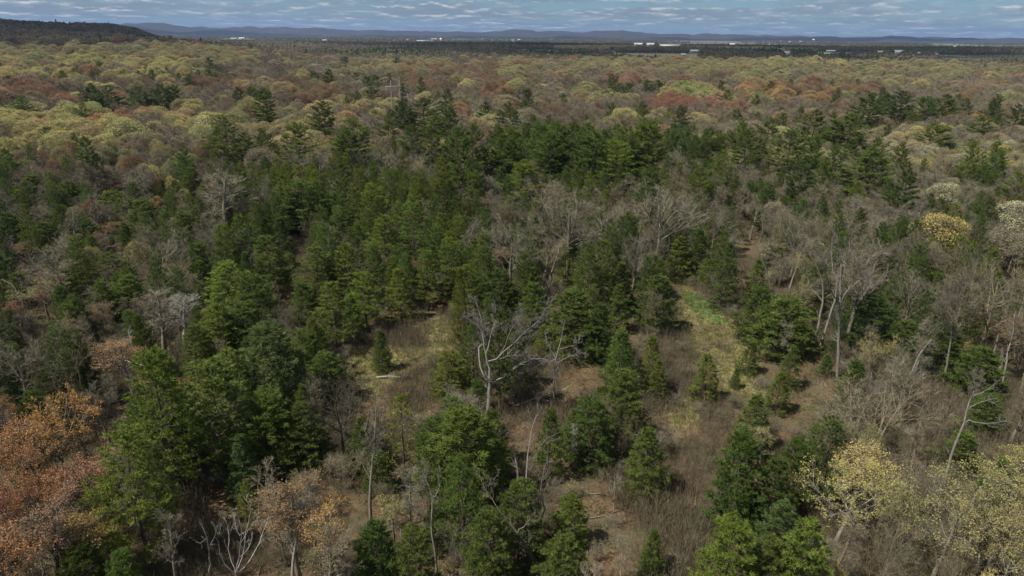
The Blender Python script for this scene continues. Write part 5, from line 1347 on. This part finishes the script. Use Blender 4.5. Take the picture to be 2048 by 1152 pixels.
# ------------------------------------------------------------------ ground cover: brush, grass tufts
def cover():
    rgc = np.random.default_rng(404)
    # brush clump: thin upright stems
    protos = []
    for s in range(4):
        r = np.random.default_rng(500 + s); g = Geo(); n = 60
        base = np.stack([r.normal(0, .55, n), r.normal(0, .55, n), np.zeros(n)], 1); d = norm(np.stack([r.normal(0, .22, n), r.normal(0, .22, n), np.ones(n)], 1)); l = r.uniform(.6, 1.9, (n, 1))
        P = np.stack([base, base + d * l * .5 + r.normal(0, .03, (n, 3)), base + d * l + r.normal(0, .08, (n, 3))], 1)
        ribbons(g, P, np.full(n, .022), r, r.random(n))
        Q, R = grow(r, P, np.full((n, 3), .008), 2, .35, (.3, .7), .45, .3, .1, 3); ribbons(g, Q, np.full(len(Q), .016), r, r.random(len(Q)))
        protos.append(dict(joined=g.mesh('brush', [MAT_BARK])))
    X, Y = jitter_grid(.85, 42, 190, .74, 21)
    U, V = project(np.stack([X, Y, height(X, Y)], 1)).T
    dens = np.clip(.72 + 1.0 * vnoise(X, Y, .30, 31), .06, .97)
    for p in GRASS: dens = np.where(in_poly(U, V, p), dens * .12, dens)
    dens = np.where(np.hypot(X, Y) > 120, dens * .5, dens)
    for q in ([(1320, 660), (1400, 660), (1400, 800), (1440, 850), (1440, 1152), (1320, 1152), (1350, 900)], [(820, 640), (960, 640), (960, 720), (860, 760)], [(1560, 900), (2048, 860), (2048, 1152), (1700, 1152)]): dens = np.where(in_poly(U, V, q), np.clip(dens * 1.15, .12, .95), dens)
    for q in ([(1010, 840), (1070, 840), (1160, 930), (1240, 950), (1200, 1060), (1100, 1000), (1060, 940)], [(1500, 690), (1650, 700), (1700, 780), (1560, 880)], [(1080, 720), (1200, 730), (1180, 800), (1060, 830)]): dens = np.where(in_poly(U, V, q), dens * .22, dens)
    k = (rgc.random(len(X)) < dens) & (U > -80) & (U < 2130) & (V < 1230)
    X, Y = X[k], Y[k]; n = len(X); s = rgc.uniform(.55, 1.25, n) * (1 + .35 * vnoise(X, Y, .12, 4))
    bk = np.array([(.125, .105, .075), (.152, .126, .086), (.140, .128, .080), (.168, .130, .082)])[rgc.integers(0, 4, n)] * rgc.uniform(.8, 1.15, (n, 1))
    ob = scatter('undergrowth', 'grey brown leafless brush covering the forest floor', protos, np.stack([X, Y, height(X, Y) - .03], 1), rgc.integers(0, 4, n), np.stack([np.zeros(n)] * 2 + [rgc.uniform(0, 6.28, n)], 1), np.stack([s, s, s * rgc.uniform(.7, 1.2, n)], 1), np.ones((n, 3)), bk)
    ob['category'] = 'undergrowth'
    print('brush', n)
    # dead sticks lying on the litter
    protos = []
    for s in range(3):
        r = np.random.default_rng(560 + s); g = Geo(); L0 = r.uniform(1.6, 3.2)
        P = np.array([[[0, 0, .05], [L0 * .35, r.normal(0, .12), .12], [L0 * .7, r.normal(0, .2), .16], [L0, r.normal(0, .3), .2]]]); tubes(g, P, np.array([[.05, .045, .032, .015]]), 5)
        Q, R = grow(r, P, np.full((1, 4), .03), 4, .3, (.4, .9), .4, .1, .1, 4); tubes(g, Q, np.maximum(R, .01), 3); protos.append(dict(joined=g.mesh('stick', [MAT_BARK])))
    X, Y = jitter_grid(3.6, 44, 130, .74, 25); k = rgc.random(len(X)) < .42; X, Y = X[k], Y[k]; n = len(X); s = rgc.uniform(.5, 1.2, n)
    ob = scatter('dead_sticks', 'fallen dead sticks littered over the forest floor', protos, np.stack([X, Y, height(X, Y)], 1), rgc.integers(0, 3, n), np.stack([np.zeros(n)] * 2 + [rgc.uniform(0, 6.28, n)], 1), np.stack([s, s, s], 1), np.ones((n, 3)), np.array([(.24, .21, .17), (.16, .13, .10)])[rgc.integers(0, 2, n)])
    ob['category'] = 'sticks'
    # grass and fern tufts
    protos = []
    for s in range(3):
        r = np.random.default_rng(600 + s); g = Geo(); n = 36
        C = np.stack([r.normal(0, .22, n), r.normal(0, .22, n), np.zeros(n)], 1); d = norm(np.stack([r.normal(0, .55, n), r.normal(0, .55, n), np.ones(n)], 1)); l = r.uniform(.15, .42, (n, 1)); sd_ = norm(np.cross(d, r.normal(size=(n, 3))))
        V_ = np.stack([C - sd_ * .028, C + sd_ * .028, C + d * l], 1).reshape(-1, 3); g.add(V_, np.arange(n * 3).reshape(-1, 3), np.repeat(r.random(n), 3)); protos.append(dict(joined=g.mesh('tuft', [MAT_BUD])))
    X, Y = jitter_grid(.62, 42, 135, .74, 22); U, V = project(np.stack([X, Y, height(X, Y)], 1)).T
    dens = np.clip(.10 + .30 * vnoise(X, Y, .35, 32), .02, .5); gi = np.zeros(len(X), bool); gg = np.zeros(len(X), bool)
    for p in GRASS: gi |= in_poly(U + rgc.normal(0, 10, len(X)), V + rgc.normal(0, 6, len(X)), p)
    for p in GREEN: gg |= in_poly(U + rgc.normal(0, 5, len(X)), V + rgc.normal(0, 3, len(X)), p)
    dens = np.where(gi, .85, dens); k = (rgc.random(len(X)) < dens) & (U > -40) & (U < 2090) & (V < 1190)
    X, Y, gi, gg = X[k], Y[k], gi[k], gg[k]; n = len(X)
    pal = np.array([(.27, .215, .10), (.24, .24, .075), (.32, .26, .15), (.20, .22, .06)]); t = pal[rgc.integers(0, 4, n)]
    dry = np.array([(.25, .17, .10), (.20, .15, .09), (.18, .19, .06)])[rgc.integers(0, 3, n)]
    t = np.where(gi[:, None], t, dry); t = np.where(gg[:, None], np.array([.135, .170, .055]), t) * rgc.uniform(.8, 1.2, (n, 1)); s = rgc.uniform(.7, 1.5, n)
    ob = scatter('grass', 'dry yellow green grass tufts in the clearing and path', protos, np.stack([X, Y, height(X, Y)], 1), rgc.integers(0, 3, n), np.stack([np.zeros(n)] * 2 + [rgc.uniform(0, 6.28, n)], 1), np.stack([s, s, s], 1), t, np.ones((n, 3)))
    ob['category'] = 'grass'
    print('tufts', n)


cover()

# ------------------------------------------------------------------ drifting clouds (above the view) that shade the plain
def clouds():
    rgc = np.random.default_rng(9); m, nt, L = new_mat('cloud_vapour')
    b = nt.nodes.new('ShaderNodeBsdfDiffuse'); b.inputs['Color'].default_value = (.9, .9, .9, 1); o = nt.nodes.new('ShaderNodeOutputMaterial'); t_ = nt.nodes.new('ShaderNodeBsdfTransparent'); mx = nt.nodes.new('ShaderNodeMixShader'); mx.inputs[0].default_value = .62
    L.new(b.outputs[0], mx.inputs[1]); L.new(t_.outputs[0], mx.inputs[2]); L.new(mx.outputs[0], o.inputs[0])
    th = np.linspace(0, pi, 14); ph = np.linspace(0, 2 * pi, 28, endpoint=False); alt = 950.0
    g = Geo()
    def lump(cx, cy, rx, ry):
        off = SUN_V[:2] / SUN_V[2] * alt
        a, b_ = np.meshgrid(th, ph, indexing='ij'); s = rgc.uniform(0, 6, 4)
        k = 1 + .16 * np.sin(3 * b_ + s[0]) + .10 * np.sin(5 * b_ + s[1]) * np.sin(2 * a) + .07 * np.sin(9 * b_ + s[2])
        V = np.stack([cx + off[0] + rx * k * np.sin(a) * np.cos(b_), cy + off[1] + ry * k * np.sin(a) * np.sin(b_), alt + np.where(np.cos(a) > 0, 160, 25) * np.cos(a) * k], -1)
        i = np.arange(13)[:, None]; j = np.arange(28)[None]; j2 = (j + 1) % 28
        g.quads(V.reshape(-1, 3), np.stack([i * 28 + j, (i + 1) * 28 + j, (i + 1) * 28 + j2, i * 28 + j2], -1).reshape(-1, 4))
    # shadow centres on the ground (x, y), half sizes
    for c in [(280, 1700, 520, 560), (1150, 1800, 480, 500), (-250, 2650, 560, 520), (1500, 2750, 700, 420), (600, 3000, 700, 480), (-1250, 1900, 460, 620), (-1850, 2500, 560, 560), (2400, 2300, 480, 700), (-980, 1250, 480, 520), (300, 9500, 2500, 700), (4500, 9800, 1900, 700), (-4200, 9200, 1700, 800),
              (-900, -900, 420, 300), (900, -700, 380, 300), (-300, -1900, 500, 360), (1700, 200, 360, 300), (-1900, 300, 420, 320)]: lump(*c)
    ob = link('clouds', g.mesh('clouds', m, True)); ob['kind'] = 'stuff'; ob['label'] = 'drifting cumulus clouds overhead'
clouds()

# ------------------------------------------------------------------ haze
def haze():
    g = Geo(); g.box((0, 5000, 155), (34000, 34000, 340)); me = g.mesh('haze', [])
    m, nt, L = new_mat('haze_air'); v = nt.nodes.new('ShaderNodeVolumePrincipled')
    v.inputs['Color'].default_value = (.34, .56, 1.0, 1); v.inputs['Density'].default_value = 3.8e-5; v.inputs['Anisotropy'].default_value = 0.1
    o = nt.nodes.new('ShaderNodeOutputMaterial'); L.new(v.outputs[0], o.inputs['Volume']); me.materials.append(m)
    ob = link('haze', me); ob['kind'] = 'stuff'; ob['label'] = 'thin blue haze over the whole plain'
haze()
